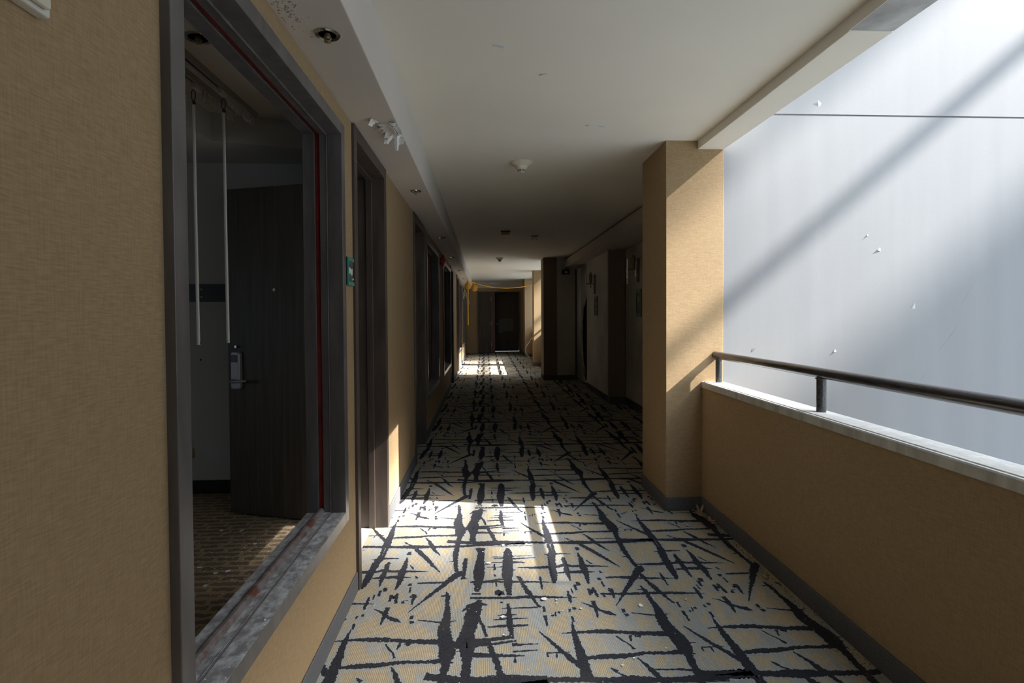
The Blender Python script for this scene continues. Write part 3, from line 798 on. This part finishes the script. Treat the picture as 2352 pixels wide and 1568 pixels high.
bm = BM(); box(bm, 1.398, 1.574, 2.0, YP, 2.378, ZC + .01)
struct('trim_4', bm, M['ceiling'], 'smooth painted drip beam edging the ceiling up to the pillar', 'beam', 0.004)
bm = BM(); box(bm, 1.398, 1.574, -8.2, 1.997, 2.3795, ZC + .01)
struct('trim_5', bm, M['concrete'], 'rough grey unpainted stretch of the drip beam at top right', 'beam', 0.004)
bm = BM(); box(bm, 1.396, 1.3985, -8.2, 1.999, 2.379, ZC)
struct('trim_6', bm, M['ceiling'], 'painted inner face of the drip beam beside the bare concrete', 'beam')

# white end wall of the light well, in two storeys with an open joint between
bm = BM()
box(bm, 1.576, 6.5, YP + .004, YP + .26, -4.6, 2.607); box(bm, 1.576, 6.5, YP + .004, YP + .26, 2.618, 7.0); box(bm, 1.576, 6.5, YP + .012, YP + .25, 2.60, 2.63)
ww = struct('wall_light_well', bm, M['white_wall'], 'tall white rendered wall closing the light well on the right', 'wall')
rnd = random.Random(3)
for k, (x, z, s_) in enumerate(((2.885, 1.345, .019), (2.639, 1.724, .016), (2.218, 2.689, .02), (2.337, 1.048, .013), (2.557, 1.82, .008), (1.779, 1.064, .014))):
    bm = BM(); a = rnd.uniform(0, 6)
    P3 = [bm.verts.new((x + s_ * math.cos(a + q), YP + .004 - (0.005 if i == 0 else -.002), z + s_ * 1.3 * math.sin(a + q))) for i, q in enumerate((0, 2.3, 3.0, 4.0))]
    bm.faces.new(P3)
    f = solid(obj('loose_paint_chip', bm, M['plaster_chip'], ww)); f['label'] = 'small lifted chip of white render'
bm = BM()
for (x0, z0, x1, z1) in ((3.06, 1.04, 3.20, 1.22), (3.13, 1.12, 3.16, 1.17), (3.22, 1.36, 3.29, 1.48), (2.93, .84, 2.98, .90)):
    tube(bm, [(x0, YP + .0042, z0), ((x0 + x1) / 2 + .004, YP + .0042, (z0 + z1) / 2), (x1, YP + .0042, z1)], 0.0006, 5)
f = obj('scratch', bm, M['slate'], ww); f['label'] = 'fine diagonal scratches in the white render'

# ------------------------------------------------------------------ enclosed stretch on the right
bm = BM(); box(bm, 2.05, 2.25, 3.717, 7.70, 0, ZC)
box(bm, 1.574, 2.05, 3.717, 3.98, 0, ZC)
box(bm, 2.42, 2.55, 3.717, 11.2, -.1, ZC + .3)
struct('wall_right', bm, M['grey_board'], 'dim grey wall with teal sign just behind the big pillar', 'wall')
bm = BM(); box(bm, 1.80, 2.045, 7.70, 7.76, 0, 2.238)
struct('wall_return', bm, M['paper_dark'], 'dark brown return wall between the two grey wall stretches', 'wall')
bm = BM(); box(bm, 1.815, 2.05, 7.76, 9.45, 0, 2.238)
struct('wall_right_middle', bm, M['grey_board'], 'grey wall stretch with a sconce and sign beyond the brown return', 'wall')
# torn plasterboard wall with a big hole
outer = [(9.45, 0), (11.2, 0), (11.2, 2.238), (9.45, 2.238)]
hole = [(9.47, 1.56), (9.50, 1.62), (9.60, 1.55), (9.66, 1.49), (9.82, 1.43), (9.86, 1.30), (9.93, 1.18), (9.90, 1.05), (9.96, .95), (9.92, .80), (9.95, .70), (9.86, .55), (9.84, .42), (9.70, .30), (9.72, .18), (9.60, .09), (9.52, .13), (9.47, .2)]
bm = BM()
hole = [(9.72 if a < 9.5 else a * 1.052, 1.3 + (b - 1.3) * 1.052) for a, b in hole]
tris = tessellate_polygon([[Vector((a, b, 0)) for a, b in outer], [Vector((a, b, 0)) for a, b in hole]])
allp = outer + hole
vs = [bm.verts.new((1.92, a, b)) for a, b in allp]
for t in tris: bm.faces.new([vs[i] for i in t])
o = struct('wall_torn', bm, M['grey_board'], 'torn plasterboard wall with a tall ragged dark hole', 'wall'); solid(o, 0.014); o.modifiers[-1].offset = 0
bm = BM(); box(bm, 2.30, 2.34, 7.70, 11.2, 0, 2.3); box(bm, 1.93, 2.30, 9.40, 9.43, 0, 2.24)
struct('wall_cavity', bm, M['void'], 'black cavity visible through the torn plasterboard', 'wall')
rnd = random.Random(9)
for k, (a, b, w, hgt, lb) in enumerate(((10.36, 1.33, .05, .30, 'long curled paper edge on the left of the hole'), (10.42, .98, .05, .25, 'torn strip halfway down the ragged hole edge'), (10.38, .62, .05, .30, 'narrow torn strip low on the ragged hole edge'), (10.20, .22, .16, .20, 'brown flap folded out at the foot of the hole'))):
    bm = BM(); n = 8; L = []; R_ = []
    for i in range(n + 1):
        t = i / n; L.append(bm.verts.new((1.905 - .03 * math.sin(t * PI) * rnd.uniform(.5, 1), a + rnd.uniform(-.015, .015), b + hgt / 2 - hgt * t)))
        R_.append(bm.verts.new((1.912, a - w * rnd.uniform(.5, 1) * math.sin(PI * (0.1 + .8 * t)), b + hgt / 2 - hgt * t)))
    for i in range(n): bm.faces.new((L[i], L[i + 1], R_[i + 1], R_[i]))
    f = solid(obj('torn_flap', bm, M['dry_leaf'] if k == 3 else M['flake'], o)); f['label'] = lb
bm = BM(); box(bm, 1.164, 1.432, 10.56, 11.03, 0, ZC)
struct('pillar_middle', bm, M['paper_dark'], 'dark brown pillar standing where the far light well begins', 'pillar')
bm = BM(); box(bm, 1.432, 1.60, 10.575, 10.70, 0, ZC); box(bm, 1.60, 1.792, 10.575, 10.70, 0, 2.238)
struct('wall_board', bm, M['grey_board'], 'stained grey board panel beside the dark brown pillar', 'wall')
bm = BM(); box(bm, 1.164 - t_, 1.792, 10.56 - t_, 10.575, 0, .098); box(bm, 1.164 - t_, 1.164, 10.575, 11.03, 0, .098)
box(bm, 1.80, 2.045, 7.70 - t_, 7.70, 0, .098); box(bm, 1.806, 1.815, 7.76, 9.45, 0, .098); box(bm, 2.041, 2.05, 3.99, 7.69, 0, .098)
struct('baseboard_right_inner', bm, M['skirting'], 'dark baseboards along the dim walls behind the big pillar', 'baseboard')
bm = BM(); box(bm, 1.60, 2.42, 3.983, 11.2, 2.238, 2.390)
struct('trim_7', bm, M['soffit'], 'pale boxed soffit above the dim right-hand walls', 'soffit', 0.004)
bm = BM(); box(bm, 1.574, 2.6, 11.03, 11.2, 0, ZC)
struct('wall_right_end', bm, M['white_wall'], 'wall end where the far light well opens', 'wall')

# far bay
for k, (y0, y1, lb) in enumerate(((13.56, 13.98, 'first far pillar with a bright diagonal patch of sun'), (16.66, 17.40, 'second far pillar close to the end doors'))):
    bm = BM(); box(bm, 1.245, 1.63, y0, y1, 0, ZC); struct('pillar_far_%s' % ('first', 'second')[k], bm, M['paper'], lb, 'pillar', 0.003)
bm = BM(); box(bm, 1.46, 1.63, 11.2, YE, 2.378, ZC)
struct('trim_8', bm, M['ceiling'], 'drip beam along the far open bays', 'beam', 0.004)
baseboard('baseboard_right_far', [(1.245 - t_, 1.245, 13.56 - t_, 13.98, .098), (1.245, 1.50, 13.56 - t_, 13.56, .098), (1.50 - t_, 1.50, 13.98, 16.65, .098), (1.245 - t_, 1.245, 16.66 - t_, 17.4, .098), (1.245, 1.5, 16.66 - t_, 16.66, .098), (1.50 - t_, 1.50, 11.03, 13.55, .098)], 'dark baseboards around the far pillars')
bm = BM(); box(bm, 1.345, 1.50, 17.40, YE + .9, 0, ZC)
struct('wall_right_far', bm, M['paper'], 'short wall beyond the second far pillar', 'wall')
bm = BM(); box(bm, 1.63, 5.0, 17.2, 17.45, -4.6, 7)
struct('wall_light_well_far', bm, M['white_wall'], 'white wall closing the far light well', 'wall')

# corridor end: wall, lintel, double door
bm = BM()
box(bm, XL - .2, -0.275, YE, YE + .15, 0, ZC); box(bm, 1.235, 1.5, YE, YE + .15, 0, ZC); box(bm, -0.275, 1.235, YE, YE + .15, 2.125, 2.227)
struct('wall_end', bm, M['paper'], 'wallpapered wall closing the corridor around the double doors', 'wall')
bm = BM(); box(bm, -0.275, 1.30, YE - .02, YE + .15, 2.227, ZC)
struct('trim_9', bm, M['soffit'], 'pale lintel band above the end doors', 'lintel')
bm = BM(); box(bm, -0.40, 1.45, YE + 1.02, YE + 1.12, 0, ZC); box(bm, -.40, -.30, YE + .15, YE + 1.02, 0, ZC); box(bm, 1.236, 1.34, YE + .15, YE + 1.02, 0, ZC)
struct('wall_vestibule', bm, M['paper_dark'], 'dark vestibule wall behind the end doors', 'wall')
d = thing('door_6', 'dark double door at the very end of the corridor', 'door', (0, YE, 0), 0, None, 'structure')
bm = BM(); box(bm, -.275, -.235, -.02, .15, 0, 2.125); box(bm, 1.195, 1.235, -.02, .15, 0, 2.125); box(bm, -.235, 1.195, -.02, .15, 2.09, 2.125)
obj('door_frame', bm, M['frame'], d, .003)
bm = BM(); box(bm, -.235, .20, -.01, .035, .01, 2.088); lf = obj('door_leaf', bm, M['leaf'], d, .002); lf['label'] = 'closed left leaf'
bm = BM(); box(bm, .20, .345, -.04, .01, .01, 2.088); lf = obj('door_edge', bm, M['leaf_plum'], d, .002); lf['label'] = 'plum coloured meeting stile with hinges'
for z in (.3, 1.03, 1.85):
    bm = BM(); box(bm, .206, .226, -.048, -.039, z - .06, z + .06); obj('hinge', bm, M['steel'], lf, .001)
bm = BM(); box(bm, .345, 1.195, .93, .975, .01, 2.10); lf = obj('inner_leaf', bm, M['leaf'], d, .002); lf['label'] = 'darker right leaf set back, with a pale patch'
bm = BM()
rnd = random.Random(5)
poly = [(.46, .70), (.52, .65), (.62, .68), (.80, .74), (.98, .73), (1.03, .86), (1.02, 1.10), (.95, 1.17), (.70, 1.18), (.52, 1.16), (.46, 1.02)]
prism(bm, poly, .926, .931, 'Y'); f = obj('patch', bm, M['slate'], lf); f['label'] = 'paler grey patch on the dark leaf'
bm = BM(); tube(bm, [(.40, .93, .98), (.40, .88, .98), (.47, .87, .98)], .012, 8); obj('door_handle', bm, M['steel'], lf, 0, True)
e = thing('lintel_lamp', 'small white box lamp on the lintel above the end doors', 'lamp', (0.35, YE - .02, 2.40))
bm = BM(); box(bm, -.19, .19, -.07, 0, -.035, .030); obj('housing', bm, M['white_plastic'], e, .006)
bm = BM(); box(bm, -.17, .17, -.074, -.06, -.03, .0); obj('diffuser', bm, M['ivory'], e, .003)

# ------------------------------------------------------------------ signs, sconces, bell
def room_sign(loc, rz, w, hgt, label, glyph):
    s = thing('room_sign', label, 'sign', loc, rz, 'teal framed room signs')          # face is local -y
    bm = BM(); box(bm, -w / 2, w / 2, -.008, 0, -hgt / 2, hgt / 2); obj('backing', bm, M['slate'], s, .001)
    bm = BM(); e_ = hgt * .13
    box(bm, -w / 2, w / 2, -.014, -.0, hgt / 2 - e_, hgt / 2); box(bm, -w / 2, w / 2, -.014, -.0, -hgt / 2, -hgt / 2 + e_); box(bm, -w / 2, -w / 2 + .012, -.014, 0, -hgt / 2 + e_, hgt / 2 - e_)
    obj('frame', bm, M['teal'], s, .001)
    bm = BM()
    for a, b in glyph:
        tube(bm, [(a[0] * w, -.0095, a[1] * hgt), (b[0] * w, -.0095, b[1] * hgt)], 0.0045, 6)
    g = obj('lettering', bm, M['flake'], s); g['label'] = 'pale sign lettering'
    return s
GN = (((-.22, -.08), (-.22, .13)), ((-.22, .13), (.18, -.10)), ((.18, -.10), (.18, .10)), ((.30, -.26), (.42, -.26)))
GV = (((-.15, .22), (0, .02)), ((0, .02), (.15, .22)), ((-.2, -.1), (.2, -.1)), ((-.2, -.18), (.2, -.18)), ((-.2, -.26), (.1, -.26)))
room_sign((XL + .001, 2.452, 1.500), PI / 2, .105, .125, 'small teal framed room sign between the nearest window and open doorway', GN)
room_sign((2.049, 7.01, 1.452), -PI / 2, .22, .37, 'tall teal framed sign on the grey wall behind the big pillar', GV)
room_sign((1.814, 8.61, 1.442), -PI / 2, .23, .31, 'teal edged dark sign on the wall stretch beyond the brown return', GV)

def sconce(loc, rz, label, arrangement, group='broken glass wall sconces'):
    s = thing('wall_sconce', label, 'wall lamp', loc, rz, group)                          # projects along local -y
    bm = BM(); box(bm, -.05, .05, -.012, 0, -.20, .12); obj('backplate', bm, M['slate'], s, .003)
    bm = BM(); lathe(bm, [(.012, .16), (.022, .13), (.030, .10), (.022, .07), (.022, .04), (.02, -.02)], (0, -.07, 0), 'Z', 16); obj('lamp_holder', bm, M['brass'], s, 0, True)
    bm = BM(); tube(bm, [(0, 0, -.03), (0, -.07, -.03), (0, -.15, -.03)], .008, 8); tube(bm, [(0, -.07, -.02), (0, -.07, -.10)], .007, 8); obj('arm', bm, M['brass'], s, 0, True)
    for (u, v, z0, n) in arrangement:
        bm = BM(); rr = random.Random(int(v * 1000) + n)
        for j in range(n):
            du = rr.uniform(-.006, .006)
            zz = z0 - j * .068
            box(bm, u - .018 + du, u + .018 + du, v - .006, v + .006, zz - .064, zz)
        g = obj('glass_strip', bm, M['tile'], s, .002); g['label'] = 'hanging strip of pale glass pieces'
    return s
SX = sconce((2.05, 7.05, 1.93), -PI / 2, 'broken sconce with hanging glass strips on the grey wall behind the big pillar', ((.0, -.148, .11, 5), (0.02, -.04, .07, 3)))
copy_tree(SX, 'broken sconce above the sign on the wall stretch beyond the brown return', (1.815, 8.75, 1.84))
SF = sconce((XL, 14.55, 1.86), PI / 2, 'far left sconce just right of the fourth doorway window', ((.0, -.12, .05, 2), (.03, -.04, .08, 3)), 'far left wall sconces')
copy_tree(SF, 'farthest left sconce near the end wall', (XL, 17.75, 1.76))
sb = thing('wall_light_box', 'pale boxy wall fitting high on the left wall beside the nearest window', 'wall fitting', (XL, 0.585, 1.712))
bm = BM(); box(bm, 0, .018, -.20, .195, .0, .30); obj('backplate', bm, M['white_plastic'], sb, .003)
bm = BM(); box(bm, .018, .028, -.19, .185, .006, .29); obj('cover', bm, M['ivory'], sb, .004)

b = thing('alarm_bell', 'round red alarm bell high on the left wall between two windows', 'bell', (XL, 7.44, 2.05))
bm = BM(); lathe(bm, [(.05, 0), (.05, .03)], (0, 0, 0), 'X', 18); obj('back_box', bm, M['red'], b)
bm = BM(); lathe(bm, [(.095, .028), (.095, .034), (.085, .055), (.05, .07), (.012, .074)], (0, 0, 0), 'X', 32); obj('gong', bm, M['red'], b, 0, True)
bm = BM(); lathe(bm, [(.014, .073), (.012, .082)], (0, 0, 0), 'X', 12); obj('centre_bolt', bm, M['chrome'], b)

# black camera-like box under the soffit beside the grey board
c = thing('security_camera', 'black box camera under the soffit beside the dark brown pillar', 'camera', (1.60, 10.45, 2.238))
bm = BM(); tube(bm, [(0, 0, 0), (0, 0, -.06)], .014, 10); obj('bracket', bm, M['black'], c, 0, True)
bm = BM(); box(bm, -.085, .065, -.05, .06, -.145, -.055); obj('housing', bm, M['black'], c, .006)
bm = BM(); lathe(bm, [(.028, 0), (.028, -.015), (.02, -.018)], (-.01, -.05, -.10), 'Y', 16); obj('lens', bm, M['chrome'], c, 0, True)

# ------------------------------------------------------------------ yellow work lamps and their cord
def work_lamp(loc, label, tilt=0.0):
    w = thing('cage_lamp', label, 'work lamp', loc, 0, 'yellow cage work lamps')
    bm = BM(); lathe(bm, [(.010, 0), (.024, -.01), (.028, -.06), (.022, -.085)], (0, 0, 0), 'Z', 16); obj('socket', bm, M['yellow'], w, 0, True)
    bm = BM(); lathe(bm, [(.014, -.08), (.032, -.12), (.030, -.15), (.008, -.175)], (0, 0, 0), 'Z', 16); obj('bulb', bm, M['bulb'], w, 0, True)
    bm = BM()
    for j in range(12):
        a = 2 * PI * j / 12
        tube(bm, [(r * math.cos(a), r * math.sin(a), z) for r, z in ((.026, -.05), (.058, -.075), (.072, -.125), (.060, -.18), (.012, -.21))], .0062, 6)
    for r, z in ((.058, -.075), (.068, -.10), (.072, -.125), (.068, -.155), (.060, -.18)):
        tube(bm, [(r * math.cos(i * PI / 10), r * math.sin(i * PI / 10), z) for i in range(20)], .0062, 6, True)
    obj('cage', bm, M['yellow'], w, 0, True)
    return w
L1 = work_lamp((-0.405, 13.0, ZS - 0.06), 'yellow cage lamp hanging straight below the left soffit edge')
copy_tree(L1, 'second yellow cage lamp, lower and to the right of the first', (-0.250, 13.20, 2.10))
bm = BM()
tube(bm, [(-0.405, 13.0, ZS), (-0.405, 13.0, ZS - .06)], .008, 8)
c = tag(obj('extension_lead', bm, M['yellow'], None, 0, True), 'yellow cord from the soffit, past both lamps, drooping in front of the end lintel', 'cord')
def cordpart(nm, pts, r=.012):
    bm = BM(); tube(bm, pts, r, 8); return obj(nm, bm, M['yellow'], c, 0, True)
cordpart('hanging_end', [(-0.405, 13.0, ZS - .27), (-0.412, 13.0, 1.7), (-0.408, 13.0, 1.065)], .016)
cordpart('link', [(-0.405, 13.0, ZS - .05), (-.33, 13.08, 2.09), (-0.250, 13.20, 2.102)])
sw = [(-0.250, 13.20, 2.102), (1.245, 13.6, 2.06)]
cordpart('swag', [(sw[0][0] + (sw[1][0] - sw[0][0]) * t, sw[0][1] + (sw[1][1] - sw[0][1]) * t, sw[0][2] + (sw[1][2] - sw[0][2]) * t - .42 * t * (1 - t) * (1.25 - .5 * t)) for t in [i / 20 for i in range(21)]], .0075)
bm = BM()
tube(bm, [(1.243, 13.6, .72), (1.20, 13.75, .70), (1.16, 14.0, .58), (1.10, 14.2, .47), (1.08, 14.35, .38), (1.12, 14.4, .24), (1.20, 14.45, .15), (1.20, 14.5, .01)], .011, 8)
tag(obj('loose_cable', bm, M['cable'], None, 0, True), 'pale loose cable trailing to the floor beside the first far pillar', 'cable')

# ------------------------------------------------------------------ litter: paint chips, leaves, specks
def chip_mesh(bm, s, rnd, z=0.003):
    n = rnd.randint(5, 7); top = []
    for j in range(n):
        q = 2 * PI * j / n; r = s * rnd.uniform(.55, 1.1)
        top.append((r * math.cos(q) * 1.2, r * math.sin(q), z + rnd.uniform(0, s * .35)))
    c_ = bm.verts.new((0, 0, z)); vs = [bm.verts.new(p_) for p_ in top]
    for j in range(n): bm.faces.new((c_, vs[j], vs[(j + 1) % n]))
CH = [((0.26, 2.402), .014, 'largest white paint chip on the carpet, mid corridor'), ((0.011, 2.773), .012, 'white paint chip lying between the two thick black strokes'),
      ((0.095, 2.984), .012, 'white paint chip at the top of the right thick stroke'), ((0.069, 2.273), .010, 'white paint chip on the short crossed strokes'),
      ((0.415, 2.317), .006, 'white chip just right of the largest chip'), ((1.23, 3.197), .012, 'white chip on the carpet near the pillar foot'),
      ((0.686, 2.325), .012, 'thin pale sliver on the carpet below the right spear stroke')]
GRP = 'small paint chips on the carpet'
for k, ((x, yv), s_, lb) in enumerate(CH):
    bm = BM(); chip_mesh(bm, s_, random.Random(50 + k)); o = solid(obj('paint_chip', bm, M['flake'])); o.location = (x, yv, .0015); tag(o, lb, 'paint chip', 'paint chips on the carpet')
for k, (x, yv) in enumerate(((0.317, 2.395), (0.313, 2.369), (0.332, 2.304), (-0.019, 2.913), (0.068, 2.142), (0.554, 1.967), (0.5, 1.928), (0.904, 2.363), (0.76, 2.383), (0.695, 2.019))):
    bm = BM(); chip_mesh(bm, .005, random.Random(80 + k)); o = solid(obj('paint_chip', bm, M['flake'])); o.location = (x, yv, .0015)
    tag(o, 'tiny white paint chip among similar ones scattered on the corridor carpet', 'paint chip', GRP)
bm = BM(); rnd = random.Random(21)
for k in range(700):
    yv = 1.4 + rnd.random() ** 1.6 * 4.5; x = rnd.uniform(-.6, 1.4) if rnd.random() < .6 else 1.42 - abs(rnd.gauss(0, .13))
    if yv > 3.44 and x > 1.15: continue
    s_ = rnd.uniform(.0008, .0026); q = rnd.uniform(0, 6)
    vs = [bm.verts.new((x + s_ * math.cos(q + a), yv + s_ * math.sin(q + a) * 1.3, .0022 + rnd.uniform(0, .0012))) for a in (0, 2.1, 4.2)]
    bm.faces.new(vs)
tag(obj('carpet_specks', bm, M['flake']), 'fine white plaster specks scattered over the corridor carpet', 'debris', None, 'stuff')
bm = BM(); rnd = random.Random(22)
for k in range(420):
    x = rnd.gauss(-1.35, .22); yv = rnd.gauss(2.95, .28)
    if x > -0.86 or yv > 3.3: continue
    s_ = rnd.uniform(.0012, .005); q = rnd.uniform(0, 6)
    vs = [bm.verts.new((x + s_ * math.cos(q + a) * 1.5, yv + s_ * math.sin(q + a), .001 + rnd.uniform(0, .003))) for a in (0, 1.8, 3.6)]
    bm.faces.new(vs)
tag(obj('room_floor_specks', bm, M['flake']), 'white plaster specks scattered over the brown room carpet', 'debris', None, 'stuff')
for k, (x, yv) in enumerate(((-1.48, 3.292), (-1.318, 3.097), (-1.478, 2.817), (-1.368, 2.75), (-1.317, 2.77), (-1.353, 2.623), (-1.60, 3.30))):
    bm = BM(); chip_mesh(bm, .013, random.Random(120 + k)); o = solid(obj('plaster_flake', bm, M['flake'])); o.location = (x, yv, .001)
    tag(o, 'white plaster flake on the brown room carpet seen through the nearest window', 'plaster flake', 'plaster flakes on the room carpet')
bm = BM(); rnd = random.Random(23)
for k in range(60):
    yv = 1.12 + 1.17 * rnd.random(); x = XL + .018 - abs(rnd.gauss(0, .006)) if rnd.random() < .65 else XL + rnd.uniform(-.13, .01)
    s_ = rnd.uniform(.0012, .0035); q = rnd.uniform(0, 6)
    vs = [bm.verts.new((x + s_ * math.cos(q + a), yv + s_ * math.sin(q + a), WZ0 + .0505 + rnd.uniform(0, .002))) for a in (0, 1.3, 2.6, 3.9)]
    bm.faces.new(vs)
tag(obj('sill_specks', bm, M['flake']), 'white crumbs along the dusty sill of the nearest window', 'debris', None, 'stuff')

def leaf_obj(loc, s_, rnd, up, lb, grp, m):
    bm = BM(); n = 7; rows = []
    for i in range(n):
        t = i / (n - 1); w = s_ * .42 * math.sin(PI * min(1, max(.04, t))) ** .8
        x = s_ * (t - .5) * 1.6; zc = .004 + s_ * (.25 + up) * (t - .3) ** 2 + (up * s_ * t)
        rows.append([bm.verts.new((x, v * w, zc + s_ * .25 * v * v * rnd.uniform(.6, 1.2))) for v in (-1, -.5, 0, .5, 1)])
    for a, b_ in zip(rows, rows[1:]):
        for j in range(4): bm.faces.new((a[j], a[j + 1], b_[j + 1], b_[j]))
    o = solid(obj('dry_leaf', bm, m), .0008); o.location = (loc[0], loc[1], .002); o.rotation_euler = (rnd.uniform(-.3, .3), 0, rnd.uniform(0, 6))
    tag(o, lb, 'leaf', grp)
rnd = random.Random(31)
for k, (x, yv) in enumerate(((1.398, 3.425), (1.405, 3.40), (1.378, 3.40), (1.402, 3.355), (1.406, 3.315), (1.35, 3.375), (1.402, 3.27), (1.398, 3.20), (1.36, 3.42), (1.38, 3.36), (1.395, 3.38), (1.385, 3.31), (1.404, 3.235), (1.37, 3.335))):
    leaf_obj((x, yv), rnd.uniform(.022, .030), rnd, 1.2 if k < 3 else .2, 'curled dry leaf in the heap where pillar and parapet meet', 'dry leaves heaped at the pillar foot', M['dry_leaf'])
for k, (x, yv) in enumerate(((1.36, 2.527), (1.40, 2.489), (1.395, 2.407), (1.385, 2.60), (1.40, 2.749))):
    leaf_obj((x, yv), .021, rnd, .2, 'dry leaf scrap lying along the foot of the near parapet', 'leaf scraps along the parapet foot', M['dry_leaf'])
bm = BM(); rnd = random.Random(41)
for k in range(520):
    yv = 1.45 + rnd.random() * 1.97; x = 1.416 - abs(rnd.gauss(0, .030)); s_ = rnd.uniform(.001, .0042); q = rnd.uniform(0, 6)
    vs = [bm.verts.new((x + s_ * math.cos(q + a), yv + s_ * math.sin(q + a) * 1.4, .0022 + rnd.uniform(0, .004))) for a in (0, 1.9, 3.9)]
    bm.faces.new(vs)
tag(obj('soil_crumbs', bm, M['dark_chip']), 'dark dirt crumbs gathered along the parapet baseboard', 'dirt', None, 'stuff')

# ------------------------------------------------------------------ behind the camera and beyond the light well
bm = BM(); box(bm, XL - .2, 1.6, -8.35, -8.2, 0, ZC + .3); box(bm, XP, 1.575, -8.2, -1.2, 0, 2.378)
struct('wall_back', bm, M['paper'], 'corridor wall behind the camera', 'wall')
bm = BM(); box(bm, -4.4, -0.8, -1.4, -1.2, 0, 2.75)
struct('wall_room_near', bm, M['room_wall'], 'near wall of the first room', 'wall')
bm = BM(); box(bm, 1.58, 60, -80, 90, -5.0, -4.6)
struct('ground', bm, M['paving'], 'pale paving at the bottom of the light well', 'ground')
# unseen block, pipe racks and towers, added and placed to interrupt the sun
SL = 0.84
bm = BM(); box(bm, 44.0, 56.0, -90, 90, -9.0, SL * 44.0 - 0.95)
struct('shade_block', bm, M['blocker'], 'unseen block added across the light well to shade its wall', 'sun blocker')
for X0, s_, th, lb in ((15.0, 0.03, .115, 'nearer unseen pipe rack added to cast a soft shade band'), (30.0, 0.97, .20, 'farther unseen pipe rack added to cast a soft shade band')):  # unseen pipes, added to cast soft bands on wall and pillar
    n = thing('shade_pipe_rack', lb, 'pipe rack', (X0, 0, -4.6), 0, 'added shade pipes beyond the light well')
    zc = SL * X0 + s_ + 4.6
    bm = BM(); tube(bm, [(0, -60, zc), (0, 5, zc), (0, 60, zc)], th / 2, 12); obj('pipe', bm, M['rail'], n, 0, True)
    for yv in range(-58, 60, 16):
        bm = BM(); tube(bm, [(0, yv, 0), (0, yv, zc)], .05, 8); obj('upright', bm, M['rail'], n, 0, True)
bm = BM(); box(bm, 99.0, 101.0, -20.5, -15.8, -9.0, 130.0)  # added out of view so the sun fades along the near floor
struct('shade_tower', bm, M['blocker'], 'unseen slim tower added to fade the sun on the near floor', 'sun blocker')
bm = BM(); box(bm, 133.0, 135.0, -9.9, 1.0, -9.0, 150.0)  # added out of view to end the far sun patch
struct('shade_tower_far', bm, M['blocker'], 'second unseen tower added to keep sun off the far floor', 'sun blocker')

# ------------------------------------------------------------------ light
SUN_E, FILL_E, SKY = 29.0, 8.0, 4.6
sd_ = bpy.data.lights.new('sun', 'SUN'); sd_.energy = SUN_E; sd_.angle = math.radians(0.53); sd_.color = (1.0, 0.975, 0.94)
so = bpy.data.objects.new('sun', sd_); COL.objects.link(so)
Ld = Vector((-1.0, 0.187, -SL)); so.rotation_euler = Ld.to_track_quat('-Z', 'Y').to_euler(); so.location = (20, -4, 18)
# wide second sun, added to light the near floor softly
hz = bpy.data.lights.new('sun_fill', 'SUN'); hz.energy = FILL_E; hz.angle = math.radians(26); hz.color = (1.0, 0.98, 0.95)
ho = bpy.data.objects.new('sun_fill', hz); COL.objects.link(ho); ho.rotation_euler = so.rotation_euler; ho.location = (20, -4, 19)
w = bpy.data.worlds.new('sky'); SC.world = w; w.use_nodes = True
bgn = w.node_tree.nodes['Background']; bgn.inputs['Strength'].default_value = SKY
nt = w.node_tree; tc = nt.nodes.new('ShaderNodeTexCoord'); sp = nt.nodes.new('ShaderNodeSeparateXYZ'); rp = nt.nodes.new('ShaderNodeValToRGB')
nt.links.new(tc.outputs['Generated'], sp.inputs[0]); nt.links.new(sp.outputs['Z'], rp.inputs['Fac']); nt.links.new(rp.outputs['Color'], bgn.inputs['Color'])
rp.color_ramp.elements[0].position = 0.0; rp.color_ramp.elements[0].color = (0.25, 0.30, 0.36, 1)     # overcast-style sky, brighter overhead
rp.color_ramp.elements[1].position = 1.0; rp.color_ramp.elements[1].color = (0.70, 0.84, 1.0, 1)

# ------------------------------------------------------------------ camera
F, CYP = 1228.25, 748.7
yaw, pit, rol = 0.05065, -0.020553, -0.0055338
fw = Vector((math.sin(yaw) * math.cos(pit), math.cos(yaw) * math.cos(pit), math.sin(pit)))
r0 = Vector((math.cos(yaw), -math.sin(yaw), 0)); u0 = r0.cross(fw)
r2 = math.cos(rol) * r0 + math.sin(rol) * u0; u2 = r2.cross(fw)
cam = bpy.data.cameras.new('camera'); co = bpy.data.objects.new('camera', cam); COL.objects.link(co)
mw = Matrix.Identity(4)
for i in range(3):
    mw[i][0] = r2[i]; mw[i][1] = u2[i]; mw[i][2] = -fw[i]
mw[0][3], mw[1][3], mw[2][3] = 0.0, 0.0, 1.3
co.matrix_world = mw
cam.sensor_width = 36.0; cam.sensor_fit = 'HORIZONTAL'
cam.lens = F / 2352 * 36.0
cam.shift_y = -(784 - CYP) / 2352
cam.clip_start = 0.02; cam.clip_end = 600
SC.camera = co
SC.view_settings.view_transform = 'Standard'; SC.view_settings.look = 'None'
SC.view_settings.exposure = 0.0; SC.view_settings.gamma = 1.0; SC.view_settings.use_curve_mapping = False
